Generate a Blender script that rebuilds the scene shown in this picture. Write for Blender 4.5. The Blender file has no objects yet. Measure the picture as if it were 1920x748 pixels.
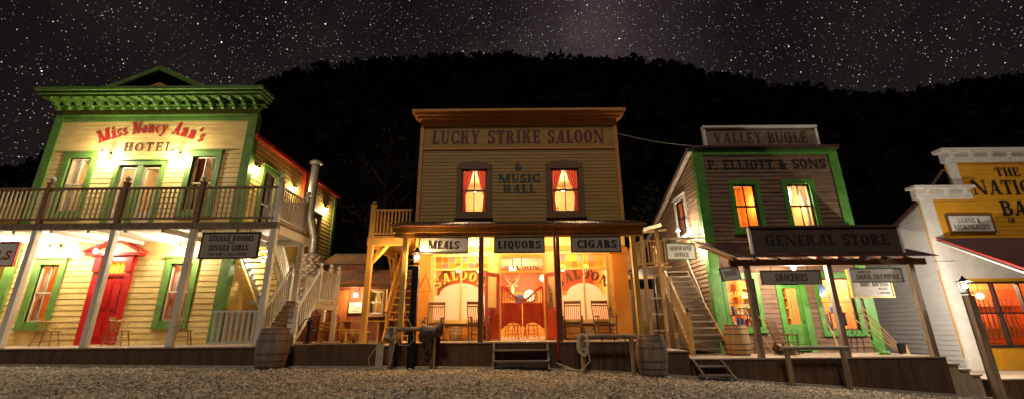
import bpy, bmesh, math, random
from mathutils import Vector, Matrix, noise
R=random.Random(7); PI=math.pi; rad=math.radians
S=bpy.context.scene; COL=S.collection
# ------------------------------------------------------------------ materials
def nt(m): return m.node_tree.nodes, m.node_tree.links
MC={}; LM=3.8
def mat(name,c,c2=None,rough=.6,sc=(3,3,3),bump=.15,metal=0,spec=.4,lo=.35,hi=.7,det=6,bdist=.01):
    """painted / wooden / metal surface: two-tone noise, slight bump"""
    m=bpy.data.materials.new(name); m.use_nodes=True; N,L=nt(m); b=N['Principled BSDF']
    if c2 is None: c2=tuple(x*.72 for x in c)
    tc=N.new('ShaderNodeTexCoord'); mp=N.new('ShaderNodeMapping'); mp.inputs['Scale'].default_value=sc
    no=N.new('ShaderNodeTexNoise'); no.inputs['Scale'].default_value=1; no.inputs['Detail'].default_value=det; no.inputs['Roughness'].default_value=.62
    cr=N.new('ShaderNodeValToRGB'); cr.color_ramp.elements[0].position=lo; cr.color_ramp.elements[1].position=hi
    cr.color_ramp.elements[0].color=(*c2,1); cr.color_ramp.elements[1].color=(*c,1)
    L.new(tc.outputs['Object'],mp.inputs[0]); L.new(mp.outputs[0],no.inputs['Vector']); L.new(no.outputs[0],cr.inputs[0]); L.new(cr.outputs[0],b.inputs['Base Color'])
    bp=N.new('ShaderNodeBump'); bp.inputs['Strength'].default_value=bump; bp.inputs['Distance'].default_value=bdist
    L.new(no.outputs[0],bp.inputs['Height']); L.new(bp.outputs[0],b.inputs['Normal'])
    b.inputs['Roughness'].default_value=rough; b.inputs['Metallic'].default_value=metal; b.inputs['Specular IOR Level'].default_value=spec
    MC[name]=m; return m
def glow(name,c,s):
    m=bpy.data.materials.new(name); m.use_nodes=True; N,L=nt(m); b=N['Principled BSDF']
    b.inputs['Base Color'].default_value=(.8,.8,.8,1); b.inputs['Emission Color'].default_value=(*c,1); b.inputs['Emission Strength'].default_value=s
    try: m.cycles.emission_sampling='NONE'
    except Exception: pass
    return m
def thin_glass(name,tint=(1,1,1),trans=0.0,tc=(1,1,1)):
    m=bpy.data.materials.new(name); m.use_nodes=True; N,L=nt(m); N.remove(N['Principled BSDF']); o=N['Material Output']
    t=N.new('ShaderNodeBsdfTransparent'); t.inputs[0].default_value=(*tint,1)
    g=N.new('ShaderNodeBsdfGlossy'); g.inputs['Roughness'].default_value=.03
    lw_=N.new('ShaderNodeLayerWeight'); lw_.inputs[0].default_value=.5; fr=N.new('ShaderNodeMath'); fr.operation='POWER'; fr.inputs[1].default_value=5; L.new(lw_.outputs['Facing'],fr.inputs[0]); mx=N.new('ShaderNodeMixShader')
    L.new(fr.outputs[0],mx.inputs[0]); L.new(t.outputs[0],mx.inputs[1]); L.new(g.outputs[0],mx.inputs[2]); last=mx
    if trans:
        d=N.new('ShaderNodeBsdfTranslucent'); d.inputs[0].default_value=(*tc,1); d2=N.new('ShaderNodeBsdfDiffuse'); d2.inputs[0].default_value=(*tc,1)
        ad=N.new('ShaderNodeMixShader'); ad.inputs[0].default_value=.35; L.new(d.outputs[0],ad.inputs[1]); L.new(d2.outputs[0],ad.inputs[2])
        m2=N.new('ShaderNodeMixShader'); m2.inputs[0].default_value=trans; L.new(mx.outputs[0],m2.inputs[1]); L.new(ad.outputs[0],m2.inputs[2]); last=m2
    L.new(last.outputs[0],o.inputs[0]); return m
cream=mat('cream_paint',(.75,.57,.22),(.55,.38,.13),sc=(1.2,1.2,5),bump=.1)
cream2=mat('ochre_cream_paint',(.40,.235,.05),(.30,.17,.035),sc=(1.2,1.2,5),bump=.1)
cream3=mat('side_cream_paint',(.70,.50,.16),(.58,.40,.12),sc=(1.2,1.2,5))
green=mat('green_paint',(.13,.26,.045),(.08,.17,.03),rough=.55)
bgreen=mat('bright_green_paint',(.11,.30,.05),(.06,.19,.03),rough=.5)
red=mat('red_paint',(.50,.015,.01),(.38,.01,.01),rough=.35)
redor=mat('red_gutter_paint',(.65,.06,.02),rough=.4)
letred=mat('letter_red',(.40,.02,.02)); letbr=mat('letter_brown',(.10,.035,.02)); letbk=mat('letter_black',(.02,.016,.014)); letmar=mat('letter_maroon',(.15,.02,.025)); letyel=mat('letter_gold',(.75,.50,.05))
letgr=mat('letter_dark_green',(.05,.07,.05))
white=mat('white_paint',(.74,.71,.64),(.60,.57,.50),rough=.5,sc=(2,2,2))
offw=mat('sash_paint',(.66,.55,.36),rough=.5)
brownp=mat('brown_railing_paint',(.30,.18,.10),(.2,.11,.06))
deck=mat('deck_wood',(.42,.33,.24),(.26,.19,.13),sc=(14,1.5,3),rough=.8,bump=.3)
skirt=mat('dark_stained_board',(.115,.062,.030),(.055,.028,.014),sc=(5,5,.8),rough=.8,bump=.5)
ww=mat('weathered_wood',(.30,.22,.15),(.14,.095,.06),sc=(14,14,1.6),rough=.85,bump=.5)
wwh=mat('weathered_rail_wood',(.28,.23,.18),(.13,.10,.08),sc=(1.5,14,14),rough=.85,bump=.5)
barw=mat('barrel_wood',(.27,.21,.17),(.12,.09,.07),sc=(9,9,1.2),rough=.75,bump=.4)
barw2=mat('oak_barrel_wood',(.50,.33,.15),(.30,.17,.07),sc=(9,9,1.2),rough=.7,bump=.4)
hoop=mat('barrel_hoop_iron',(.11,.10,.09),(.16,.07,.04),rough=.6,metal=.5)
iron=mat('black_iron',(.02,.02,.02),rough=.45,metal=.6)
chairw=mat('chair_wood',(.42,.24,.08),(.28,.15,.05),rough=.4)
rockw=mat('rocker_wood',(.15,.06,.02),(.08,.03,.01),rough=.4)
orange=mat('orange_paint',(.62,.25,.03),(.52,.19,.02),sc=(2,2,2))
ywood=mat('yellow_stained_timber',(.58,.33,.07),(.42,.21,.04),sc=(6,6,1.5),bump=.2)
swood=mat('honey_stair_timber',(.46,.28,.10),(.30,.17,.06),sc=(6,6,2),bump=.3)
dpost=mat('dark_brown_post',(.16,.07,.025),(.10,.04,.015),sc=(6,6,1.5))
redwood=mat('mahogany_door',(.40,.05,.012),(.24,.025,.008),sc=(9,9,1.5),rough=.35)
iwall=mat('orange_room_plaster',(.70,.28,.05)); ired=mat('red_room_wall',(.55,.10,.03)); iyel=mat('yellow_room_plaster',(.80,.60,.30)); ifloor=mat('room_floor_board',(.45,.30,.18),sc=(2,12,2)); iceil=mat('room_ceiling_board',(.7,.5,.3))
cur=mat('dark_plum_curtain',(.20,.07,.06),sc=(20,20,3)); curw=mat('white_lace_curtain',(.70,.68,.62),sc=(20,20,3)); curred=mat('striped_red_curtain',(.55,.12,.09),(.38,.06,.05),sc=(30,30,2)); curg=mat('olive_curtain',(.25,.28,.08),sc=(20,20,3))
def sheer(m,k):
    N,L=nt(m); b=N['Principled BSDF']; o=N['Material Output']; t=N.new('ShaderNodeBsdfTranslucent'); L.new(b.inputs['Base Color'].links[0].from_socket,t.inputs[0]); x=N.new('ShaderNodeMixShader'); x.inputs[0].default_value=k; L.new(b.outputs[0],x.inputs[1]); L.new(t.outputs[0],x.inputs[2]); L.new(x.outputs[0],o.inputs[0])
for m_ in (cur,curw,curred,curg): sheer(m_,.6)
siding=mat('weathered_plank',(.25,.155,.095),(.11,.065,.042),sc=(1.2,1.2,14),rough=.85,bump=.5)
siding2=mat('pale_weathered_plank',(.40,.26,.15),(.24,.14,.08),sc=(1.2,1.2,14),rough=.85,bump=.4)
grey=mat('pale_grey_paint',(.56,.55,.53),(.48,.47,.46),sc=(1.5,1.5,6))
byel=mat('mustard_paint',(.72,.36,.02),(.62,.29,.015),sc=(1.5,1.5,5))
iror=mat('dark_roof_iron',(.12,.055,.045),(.07,.03,.03),rough=.5,metal=.3)
rust=mat('rusty_roof_iron',(.42,.17,.06),(.20,.13,.09),sc=(1.3,.5,1.3),lo=.42,hi=.56,rough=.7,metal=.2)
shackw=mat('red_brown_board',(.24,.075,.03),(.12,.035,.015),sc=(9,9,1),rough=.8)
signw=mat('sign_white_board',(.70,.68,.62),(.60,.57,.50)); signg=mat('sign_grey_board',(.36,.32,.26),(.28,.25,.20),sc=(2,2,8)); signd=mat('sign_dark_board',(.05,.035,.03),(.03,.02,.018)); signt=mat('sign_pale_timber',(.50,.43,.32),(.38,.31,.23),sc=(2,2,10))
stone=mat('river_stone',(.52,.40,.28),(.30,.22,.15),sc=(5,5,5),rough=.8); mortar=mat('mortar',(.30,.25,.2))
leather=mat('saddle_leather',(.055,.025,.014),(.025,.012,.008),sc=(8,8,8),rough=.5); rope=mat('pale_rope',(.55,.48,.36),sc=(60,60,60))
steel=mat('galvanised_steel',(.50,.48,.44),(.36,.34,.31),rough=.4,metal=.5)
glass=thin_glass('window_glass'); frost=thin_glass('frosted_pane_film',trans=.86,tc=(.95,.72,.58))
st1=thin_glass('amber_pane',(1,.55,.1),.6,(.95,.5,.08)); st2=thin_glass('rose_pane',(.9,.35,.35),.6,(.85,.30,.32)); st3=thin_glass('orange_pane',(1,.3,.08),.6,(.9,.28,.05))
bulbm=glow('lamp_bulb_glow',(1,.86,.62),90); bulbo=glow('orange_lamp_glow',(1,.72,.38),70); globem=glow('lamp_globe_glow',(1,.66,.30),9); bulbw=glow('white_lamp_glow',(1,.93,.8),130)
skin_hide=mat('deer_hide',(.45,.30,.16)); bone=mat('antler_bone',(.5,.42,.3)); terrac=mat('straw_broom',(.5,.34,.12),sc=(30,30,3)); blue=mat('blue_enamel',(.03,.07,.20),rough=.2); purple=mat('purple_tin',(.10,.03,.14)); tin1=mat('red_tin',(.5,.05,.03)); tin2=mat('cream_tin',(.7,.55,.35))
# ------------------------------------------------------------------ geometry helpers
def W(u,n,z): return (u,n,z)
def front(Y0): return lambda u,n,z:(u,Y0-n,z)
def rside(X0): return lambda u,n,z:(X0+n,u,z)
def lside(X0): return lambda u,n,z:(X0-n,u,z)
class G:
    def __init__(s): s.v=[];s.f=[];s.sm=[]
    def add(s,vs,fs,sm=False):
        k=len(s.v); s.v+= [tuple(p) for p in vs]; s.f+=[tuple(i+k for i in f) for f in fs]; s.sm+=[sm]*len(fs); return s
    def box(s,u0,u1,n0,n1,z0,z1,fr=W):
        P=[fr(u,n,z) for z in (z0,z1) for n in (n0,n1) for u in (u0,u1)]
        return s.add(P,[(0,1,3,2),(4,6,7,5),(0,4,5,1),(2,3,7,6),(0,2,6,4),(1,5,7,3)])
    def beam(s,a,b,w,h,up=(0,0,1)):
        a=Vector(a);b=Vector(b);d=(b-a).normalized();u=Vector(up)
        x=d.cross(u)
        if x.length<1e-3: x=d.cross(Vector((0,1,0)))
        x.normalize();y=x.cross(d); P=[]
        for p in (a,b):
            for i,j in ((-1,-1),(1,-1),(1,1),(-1,1)): P.append(p+x*i*w/2+y*j*h/2)
        return s.add(P,[(0,1,2,3),(7,6,5,4),(0,4,5,1),(1,5,6,2),(2,6,7,3),(3,7,4,0)])
    def tube(s,pts,r,n=8,cap=True):
        pts=[Vector(p) for p in pts]; rs=r if isinstance(r,(list,tuple)) else [r]*len(pts); V=[];F=[]
        d0=(pts[1]-pts[0]).normalized(); ax=d0.cross(Vector((0,0,1)))
        if ax.length<.1: ax=d0.cross(Vector((0,1,0)))
        ax.normalize()
        for i,p in enumerate(pts):
            d=((pts[min(i+1,len(pts)-1)]-pts[max(i-1,0)])).normalized(); ax=(ax-d*ax.dot(d)).normalized(); ay=d.cross(ax)
            for k in range(n): V.append(p+(ax*math.cos(2*PI*k/n)+ay*math.sin(2*PI*k/n))*rs[i])
        for i in range(len(pts)-1):
            for k in range(n): F.append((i*n+k,i*n+(k+1)%n,(i+1)*n+(k+1)%n,(i+1)*n+k))
        if cap: F.append(tuple(range(n))[::-1]);F.append(tuple(range((len(pts)-1)*n,len(pts)*n)))
        return s.add(V,F,True)
    def lathe(s,prof,c=(0,0,0),n=20,axis='z'):
        V=[];F=[]
        for r,z in prof:
            for k in range(n):
                a=2*PI*k/n; p=(r*math.cos(a),r*math.sin(a),z)
                if axis=='y': p=(p[0],z,p[1])
                V.append((c[0]+p[0],c[1]+p[1],c[2]+p[2]))
        m=len(prof)
        for i in range(m-1):
            for k in range(n): F.append((i*n+k,i*n+(k+1)%n,(i+1)*n+(k+1)%n,(i+1)*n+k))
        F.append(tuple(range(n))[::-1]);F.append(tuple(range((m-1)*n,m*n)))
        return s.add(V,F,True)
    def ball(s,c,r,n=12,sc=(1,1,1)):
        pr=[(max(r*math.sin(PI*i/8),.0005)*1,-r*math.cos(PI*i/8)) for i in range(9)]
        k=len(s.v); s.lathe(pr,(0,0,0),n)
        for i in range(k,len(s.v)): v=s.v[i]; s.v[i]=(c[0]+v[0]*sc[0],c[1]+v[1]*sc[1],c[2]+v[2]*sc[2])
        return s
    def prism(s,poly,n0,n1,fr=W):
        """poly in (u,z), extruded along n"""
        k=len(poly); P=[fr(u,n0,z) for u,z in poly]+[fr(u,n1,z) for u,z in poly]
        return s.add(P,[tuple(range(k)),tuple(range(2*k-1,k-1,-1))]+[(i,(i+1)%k,(i+1)%k+k,i+k) for i in range(k)])
    def grid(s,fn,nu,nv,sm=True):
        P=[fn(i/nu,j/nv) for j in range(nv+1) for i in range(nu+1)]
        return s.add(P,[(j*(nu+1)+i,j*(nu+1)+i+1,(j+1)*(nu+1)+i+1,(j+1)*(nu+1)+i) for j in range(nv) for i in range(nu)],sm)
    def build(s,name,m,parent=None,label=None,rec=True,bev=0):
        me=bpy.data.meshes.new(name); off=Vector((0,0,0)); q=parent
        while q is not None: off+=q.location; q=q.parent
        me.from_pydata([tuple(Vector(v)-off) for v in s.v],[],s.f); me.update()
        me.polygons.foreach_set('use_smooth',s.sm)
        if rec or bev:
            b=bmesh.new(); b.from_mesh(me)
            if rec: bmesh.ops.recalc_face_normals(b,faces=b.faces)
            b.to_mesh(me); b.free()
        me.materials.append(m); o=bpy.data.objects.new(name,me); COL.objects.link(o); o.parent=parent
        if any(s.sm):
            try:
                me.set_sharp_from_angle(angle=rad(40))
            except Exception: pass
        if bev:
            md=o.modifiers.new('bevel','BEVEL'); md.width=bev; md.segments=2; md.limit_method='ANGLE'; md.angle_limit=rad(50)
        if label: o['label']=label
        return o
def tag(o,label,cat,group=None,kind=None):
    if label: o['label']=label
    if cat: o['category']=cat
    if group: o['group']=group
    if kind: o['kind']=kind
    return o
def thing(name,label,cat,loc=(0,0,0),group=None):
    o=bpy.data.objects.new(name,None); o.empty_display_size=.2; COL.objects.link(o); o.location=loc; return tag(o,label,cat,group)
def struct(o): o['kind']='structure'; return o
def dup(root,loc=None,rz=None,label=None,sc=None):
    def cp(o,par):
        c=o.copy(); COL.objects.link(c); c.parent=par
        for ch in list(o.children): cp(ch,c)
        return c
    r=cp(root,None)
    if loc is not None: r.location=loc
    if rz is not None: r.rotation_euler=(0,0,rz)
    if label: r['label']=label
    if sc: r.scale=(sc,)*3
    return r
def light(name,loc,Wt,c,rad_=.06,parent=None,spot=None):
    l=bpy.data.lights.new(name,'SPOT' if spot else 'POINT'); l.energy=Wt*LM; l.color=c; l.shadow_soft_size=rad_
    if spot: l.spot_size=rad(spot); l.spot_blend=.6
    o=bpy.data.objects.new(name,l); COL.objects.link(o); off=Vector((0,0,0)); q=parent
    while q is not None: off+=q.location; q=q.parent
    o.location=Vector(loc)-off; o.parent=parent; return o
def free(u0,u1,holes,za,zb):
    zm=(za+zb)/2; iv=[(u0,u1)]
    for h in holes:
        if h[2]<zm<h[3]:
            nv=[]
            for a,b in iv:
                if h[1]<=a or h[0]>=b: nv.append((a,b)); continue
                if h[0]>a: nv.append((a,h[0]))
                if h[1]<b: nv.append((h[1],b))
            iv=nv
    return iv
def seg(iv,jn):
    out=[];a=iv[0]
    for j in jn:
        if a+.05<j<iv[1]-.05: out.append((a,j-.0025)); a=j+.0025
    return out+[(a,iv[1])]
def clap(g,fr,u0,u1,z0,z1,holes=(),pitch=.18,d=.016,lim=None,jit=0):
    """lapped weatherboards with openings; lim(z)->(u0,u1) clips slopes"""
    rows=[];z=z0
    while z<z1-1e-6: rows.append((z,min(z+pitch,z1))); z+=pitch
    for a,b in rows:
        cuts=sorted({a,b}|{h[k] for h in holes for k in (2,3) if a<h[k]<b}); jj=R.uniform(-jit,jit); jn=[]; x_=u0+R.uniform(.8,3.8)
        while x_<u1: jn.append(x_); x_+=R.uniform(2.2,4.2)
        for ca,cb in zip(cuts,cuts[1:]):
            na=d*(1-(ca-a)/pitch)+jj; nb=d*(1-(cb-a)/pitch)+jj+.001
            for p,q in [w_ for f_ in free(u0,u1,holes,ca,cb) for w_ in seg(f_,jn)]:
                pa,qa,pb,qb=p,q,p,q
                if lim: la,lb=lim(ca),lim(cb); pa,qa=max(p,la[0]),min(q,la[1]); pb,qb=max(p,lb[0]),min(q,lb[1])
                if qa<=pa and qb<=pb: continue
                g.add([fr(pa,na,ca),fr(qa,na,ca),fr(qb,nb,cb),fr(pb,nb,cb)],[(0,1,2,3)])
                if ca==a: g.add([fr(pa,0,ca),fr(qa,0,ca),fr(qa,na,ca),fr(pa,na,ca)],[(0,1,2,3)])
    return g
def wallplate(g,fr,u0,u1,z0,z1,holes=(),n0=-.1,n1=-.003,lim=None):
    """solid wall core with openings"""
    cuts=sorted({z0,z1}|{h[k] for h in holes for k in (2,3) if z0<h[k]<z1})
    for a,b in zip(cuts,cuts[1:]):
        for p,q in free(u0,u1,holes,a,b): g.box(p,q,n0,n1,a,b,fr)
    return g
# ------------------------------------------------------------------ slab-serif lettering
def ring(cx,cy,rx,ry,ix,iy,a0,a1,n=None):
    n=n or max(3,int(abs(a1-a0)/22)); P=[]
    for i in range(n):
        a=rad(a0+(a1-a0)*i/n); b=rad(a0+(a1-a0)*(i+1)/n)
        P.append([(cx+rx*math.cos(a),cy+ry*math.sin(a)),(cx+rx*math.cos(b),cy+ry*math.sin(b)),(cx+ix*math.cos(b),cy+iy*math.sin(b)),(cx+ix*math.cos(a),cy+iy*math.sin(a))])
    return P
def rc(x0,y0,x1,y1): return [[(x0,y0),(x1,y0),(x1,y1),(x0,y1)]]
def dg(x0,y0,x1,y1,w): return [[(x0,y0),(x0+w,y0),(x1+w,y1),(x1,y1)]]
def glyph(ch,T=.2,t=.09,s=.07,h=.1,spur=0):
    w=.66
    def stem(x,y0=0,y1=1,b=1,tp=1):
        P=rc(x,y0,x+T,y1)
        if s and b: P+=rc(x-s,y0,x+T+s,y0+h)
        if s and tp: P+=rc(x-s,y1-h,x+T+s,y1)
        if spur: P+=[[(x-spur,.5),(x+T/2,.5-spur*1.3),(x+T+spur,.5),(x+T/2,.5+spur*1.3)]]
        return P
    q=s; P=[]
    if ch=='A': w=.84; P=dg(.05+q,0,.40,1,t)+dg(.79-T-q,0,.40,1,T)+rc(.2,.25,.6,.25+t)+rc(0,0,.2+q,h)+rc(.52,0,w,h) 
    elif ch=='B': P=stem(q)+ring(.36,.745,.27,.255,.27-T,.255-t,-90,90)+ring(.36,.27,.32,.27,.32-T,.27-t,-90,90)+rc(q,1-t,.37,1)+rc(q,0,.37,t)+rc(q,.49,.37,.49+t)
    elif ch=='C': P=ring(.37,.5,.37,.5,.37-T,.5-t,42,318)+rc(.6,.62,.6+t,1)+rc(.6,0,.6+t,.3); w=.7
    elif ch=='D': P=stem(q)+ring(.33,.5,.37,.5,.37-T,.5-t,-90,90)+rc(q,1-t,.34,1)+rc(q,0,.34,t); w=.7
    elif ch=='E': P=stem(q)+rc(q,0,.6,h)+rc(q,1-h,.6,1)+rc(q,.45,.45,.45+t)+rc(.6-t,0,.6,.28)+rc(.6-t,.72,.6,1)+rc(.42,.36,.42+t*.7,.64); w=.62
    elif ch=='F': P=stem(q)+rc(q,1-h,.6,1)+rc(q,.45,.45,.45+t)+rc(.6-t,.7,.6,1)+rc(.42,.36,.42+t*.7,.64); w=.6
    elif ch=='G': P=ring(.37,.5,.37,.5,.37-T,.5-t,45,315)+rc(.6,.64,.6+t,1)+rc(.72-T,.0,.72,.46)+rc(.42,.42,.78,.42+h); w=.8
    elif ch=='H': P=stem(q)+stem(.74-T-q)+rc(q+T,.45,.74-T-q,.45+t); w=.74
    elif ch=='I': P=stem(q); w=T+2*q
    elif ch=='J': P=rc(.55-T-q,.25,.55-q,1)+rc(.15,1-h,.55,1)+ring(.55-q-.25,.25,.25,.25,.25-T,.25-t,180,360); w=.57
    elif ch=='K': P=stem(q)+dg(q+T-.02,.42,.48,1,t*1.3)+dg(.76-T-q,0,q+T+.02,.62,T)+rc(.42,1-h,.72,1)+rc(.46,0,.78,h); w=.78
    elif ch=='L': P=stem(q)+rc(q,0,.58,h)+rc(.58-t,0,.58,.34); w=.6
    elif ch=='M': P=rc(q+.02,0,q+.02+t,1)+rc(0,0,2*q+t+.04,h)+rc(0,1-h,q+T,1)+stem(1.16-T-q)+dg(.50-T*.25,0,q,1,T)+dg(.50+T*.25,0,1.16-T-q,1,t); w=1.16
    elif ch=='N': P=rc(q+.02,0,q+.02+t,1)+rc(0,0,2*q+t+.06,h)+rc(0,1-h,q+T,1)+rc(.92-q-t,0,.92-q,1)+rc(.74-q,1-h,.94,1)+dg(.92-q-T,0,q,1,T); w=.94
    elif ch=='O' or ch=='Q':
        P=ring(.38,.5,.38,.5,.38-T,.5-t,0,360); w=.76
        if spur: P+=[[(-spur*.6,.5),(.1,.4),(.2,.5),(.1,.6)],[(.76+spur*.6,.5),(.66,.4),(.56,.5),(.66,.6)]]
        if ch=='Q': P+=dg(.5,-.14,.32,.25,T*.8)
    elif ch=='P': P=stem(q)+ring(.36,.72,.30,.28,.30-T,.28-t,-90,90)+rc(q,1-t,.37,1)+rc(q,.44,.37,.44+t); w=.66
    elif ch=='R': P=stem(q)+ring(.36,.73,.29,.27,.29-T,.27-t,-90,90)+rc(q,1-t,.37,1)+rc(q,.46,.37,.46+t)+dg(.72-T,0,.30,.5,T*.95)+rc(.52,0,.76,h); w=.76
    elif ch=='S': P=ring(.31,.735,.31,.265,.31-T*.9,.265-t*1.3,35,270)+ring(.31,.265,.31,.265,.31-T*.9,.265-t*1.3,90,-145)+rc(.29,.47,.34,.6)+rc(.5,.68,.5+t,1)+rc(.03,0,.03+t,.32); w=.62
    elif ch=='T': P=stem(.33-T/2,tp=0)+rc(0,1-h,.66,1)+rc(0,.68,t,1)+rc(.66-t,.68,.66,1); w=.66
    elif ch=='U': P=rc(q,.3,q+T,1)+rc(.72-q-t,.3,.72-q,1)+rc(0,1-h,2*q+T,1)+rc(.52,1-h,.74,1)+ring(.36,.3,.36-q,.3,.36-q-T*.75,.3-t,180,360); w=.74
    elif ch=='V': P=dg(.32,0,.05,1,T)+dg(.36,0,.68-t,1,t)+rc(0,1-h,.34,1)+rc(.54,1-h,.78,1); w=.78
    elif ch=='W': P=dg(.22,0,.03,1,T*.9)+dg(.26,0,.46,1,t)+dg(.62,0,.44,1,T*.9)+dg(.66,0,.92,1,t)+rc(0,1-h,.28,1)+rc(.78,1-h,1.04,1); w=1.04
    elif ch=='Y': P=rc(.36-T/2,0,.36+T/2,.45)+dg(.36-T/2,.42,.03,1,T)+dg(.36,.42,.64-t,1,t)+rc(0,1-h,.3,1)+rc(.5,1-h,.74,1)+rc(.2,0,.52,h); w=.74
    elif ch=='&': P=ring(.30,.77,.21,.23,.21-T*.6,.23-t,0,360)+ring(.31,.28,.31,.28,.31-T,.28-t,60,330)+dg(.70-T,0,.12,.72,T*.9)+dg(.44,.05,.66,.5,t)+rc(.56,.44,.78,.44+h*.8); w=.82
    elif ch=='.': P=rc(0,0,T,.16); w=T+.03
    elif ch=="'": P=rc(.02,.72,.02+T*.9,1); w=T+.05
    elif ch=='-': P=rc(.03,.4,.3,.5); w=.34
    # lower case, x-height .62
    elif ch=='i': P=rc(q,0,q+T,.62)+rc(0,0,T+2*q,h)+rc(0,.62-h,q+T,.62)+rc(q,.74,q+T,.92); w=T+2*q
    elif ch=='l': P=rc(q,0,q+T,1)+rc(0,0,T+2*q,h)+rc(0,1-h,q+T,1); w=T+2*q
    elif ch=='t': P=rc(q+.04,.1,q+.04+T,.9)+rc(0,.55,.42,.55+h)+ring(.33,.18,.16,.18,.05,.08,180,300); w=.46
    elif ch=='o': P=ring(.27,.31,.27,.33,.27-T*.85,.33-t,0,360); w=.54
    elif ch=='c': P=ring(.27,.31,.27,.33,.27-T*.85,.33-t,45,315); w=.5
    elif ch=='e': P=ring(.27,.31,.27,.33,.27-T*.85,.33-t,0,315)+rc(.1,.27,.5,.27+t); w=.54
    elif ch=='a': P=ring(.23,.22,.23,.24,.23-T*.75,.24-t,0,360)+rc(.46-T,0,.46,.42)+ring(.25,.42,.21,.22,.21-T*.8,.22-t,0,150)+rc(.4,0,.54,h*.8); w=.54
    elif ch=='n': P=rc(q,0,q+T,.62)+rc(0,0,T+2*q,h)+rc(0,.62-h,q+T,.62)+ring(.37,.36,.24,.28,.24-T*.9,.28-t,0,120)+rc(.61-T*.9,0,.61,.37)+rc(.61-T*.9-.05,0,.68,h); w=.7
    elif ch=='s': P=ring(.22,.465,.22,.175,.22-T*.8,.175-t,20,270)+ring(.22,.165,.22,.175,.22-T*.8,.175-t,90,-160)+rc(.2,.29,.25,.35); w=.45
    elif ch=='y': P=dg(.22,0,.03,.62,T*.9)+dg(.02,-.28,.46,.62,t*1.2)+rc(0,.62-h,.26,.62)+rc(.38,.62-h,.6,.62)+ring(.06,-.22,.1,.08,.02,.01,0,360); w=.58
    else: return .34,[]
    return w,P
def text(g,st,place,u0,u1,ht,sp=.1,only=None,**k):
    """place(u,v)->world point at depth step d; u spans u0..u1, v 0..h"""
    gl=[];x=0
    for c in st:
        w,P=glyph(c,**k); gl.append((x,P)); x+=w+sp
    x-=sp; sc=(u1-u0)/x
    wd=[len(st[:i].split(' '))-1 for i in range(len(st))]
    for i,(x0,P) in enumerate(gl):
        if only is not None and wd[i]!=only: continue
        for j,p in enumerate(P):
            d=j*.0004
            g.add([place(u0+(x0+a)*sc,b*ht,d) for a,b in p],[tuple(range(len(p)))])
    return g
def words(st,place,u0,u1,ht,name,m,par,**k):
    for i in range(len(st.split(' '))): text(G(),st,place,u0,u1,ht,only=i,**k).build(name,m,par)
def flat(fr,z,n): return lambda u,v,d: fr(u,n+d,z+v)
def arc(fr,uc,zc,r,n,a0,a1,u0,u1):
    def pl(u,v,d):
        a=rad(a0+(a1-a0)*(u-u0)/(u1-u0)); rr=r+v; return fr(uc+rr*math.sin(a),n+d,zc+rr*math.cos(a))
    return pl
def arct(g,st,fr,uc,zc,r,n,a0,a1,ht,**k): return text(g,st,arc(fr,uc,zc,r,n,a0,a1,0,1),0,1,ht,**k)
# ------------------------------------------------------------------ shared makers
def window(par,fr,u0,u1,z0,z1,cas=.12,trim=green,sash=offw,head=True,mid=True,mull=True,curt=None,room=None,sub=None,proud=.06,recess=.07,gl=glass,casd=None,apex=0,label=None):
    """u0..z1: glass opening. casing around it."""
    g=G(); p=proud; c=cas
    g.box(u0-c,u0,-.08,p,z0-c,z1,fr); g.box(u1,u1+c,-.08,p,z0-c,z1,fr)
    if apex: g.prism([(u0-c,z1),(u1+c,z1),(u1+c,z1+c),((u0+u1)/2,z1+c+apex),(u0-c,z1+c)],-.08,p+.012,fr)
    else: g.box(u0-c,u1+c,-.08,p+.005,z1,z1+c,fr)
    if head and not apex: g.box(u0-c-.05,u1+c+.05,-.02,p+.05,z1+c,z1+c+.045,fr)
    g.box(u0-c-.04,u1+c+.04,-.08,p+.05,z0-c-.05,z0-c,fr); g.box(u0,u1,-.08,p-.01,z0-c,z0,fr)
    w=g.build('window',trim,par,label); b=.05; s=G(); n0,n1=-recess-.03,-recess+.02
    s.box(u0+.001,u0+b,n0,n1,z0+.001,z1-.001,fr); s.box(u1-b,u1-.001,n0,n1,z0+.001,z1-.001,fr); s.box(u0+b,u1-b,n0,n1,z0+.001,z0+b,fr); s.box(u0+b,u1-b,n0,n1,z1-b,z1-.001,fr); zm=(z0+z1)/2; um=(u0+u1)/2
    if mid: s.box(u0+b,u1-b,n0,n1+.012,zm-.028,zm+.028,fr)
    if mull:
        for a,c2 in ((z0+b,zm-.028),(zm+.028,z1-b)) if mid else ((z0+b,z1-b),): s.box(um-.013,um+.013,n0+.005,n1-.005,a,c2,fr)
    s.build('sash',sash,w)
    q=G(); q.add([fr(u0+b,-recess,z0+b),fr(u1-b,-recess,z0+b),fr(u1-b,-recess,z1-b),fr(u0+b,-recess,z1-b)],[(0,1,2,3)]); q.build('pane',gl,w)
    if curt:
        for sd in (-1,1):
            k=G(); wd=(u1-u0)
            def fn(a,v,sd=sd):
                # v 0 top ..1 bottom ; tied back at .62
                pinch=.42-.31*min(v/.62,1)**1.1 if v<.62 else .13+.05*(v-.62)/.38
                off=a*wd*pinch+.01; uu=(u0+off) if sd<0 else (u1-off)
                return fr(uu,-recess-.14-.03*math.sin(a*26)*(1-.3*v),z1-v*(z1-z0)*.99)
            k.grid(fn,26,14); k.build('curtain',curt if not isinstance(curt,tuple) else curt[0 if sd<0 else 1],w,rec=False)
    return w
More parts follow.
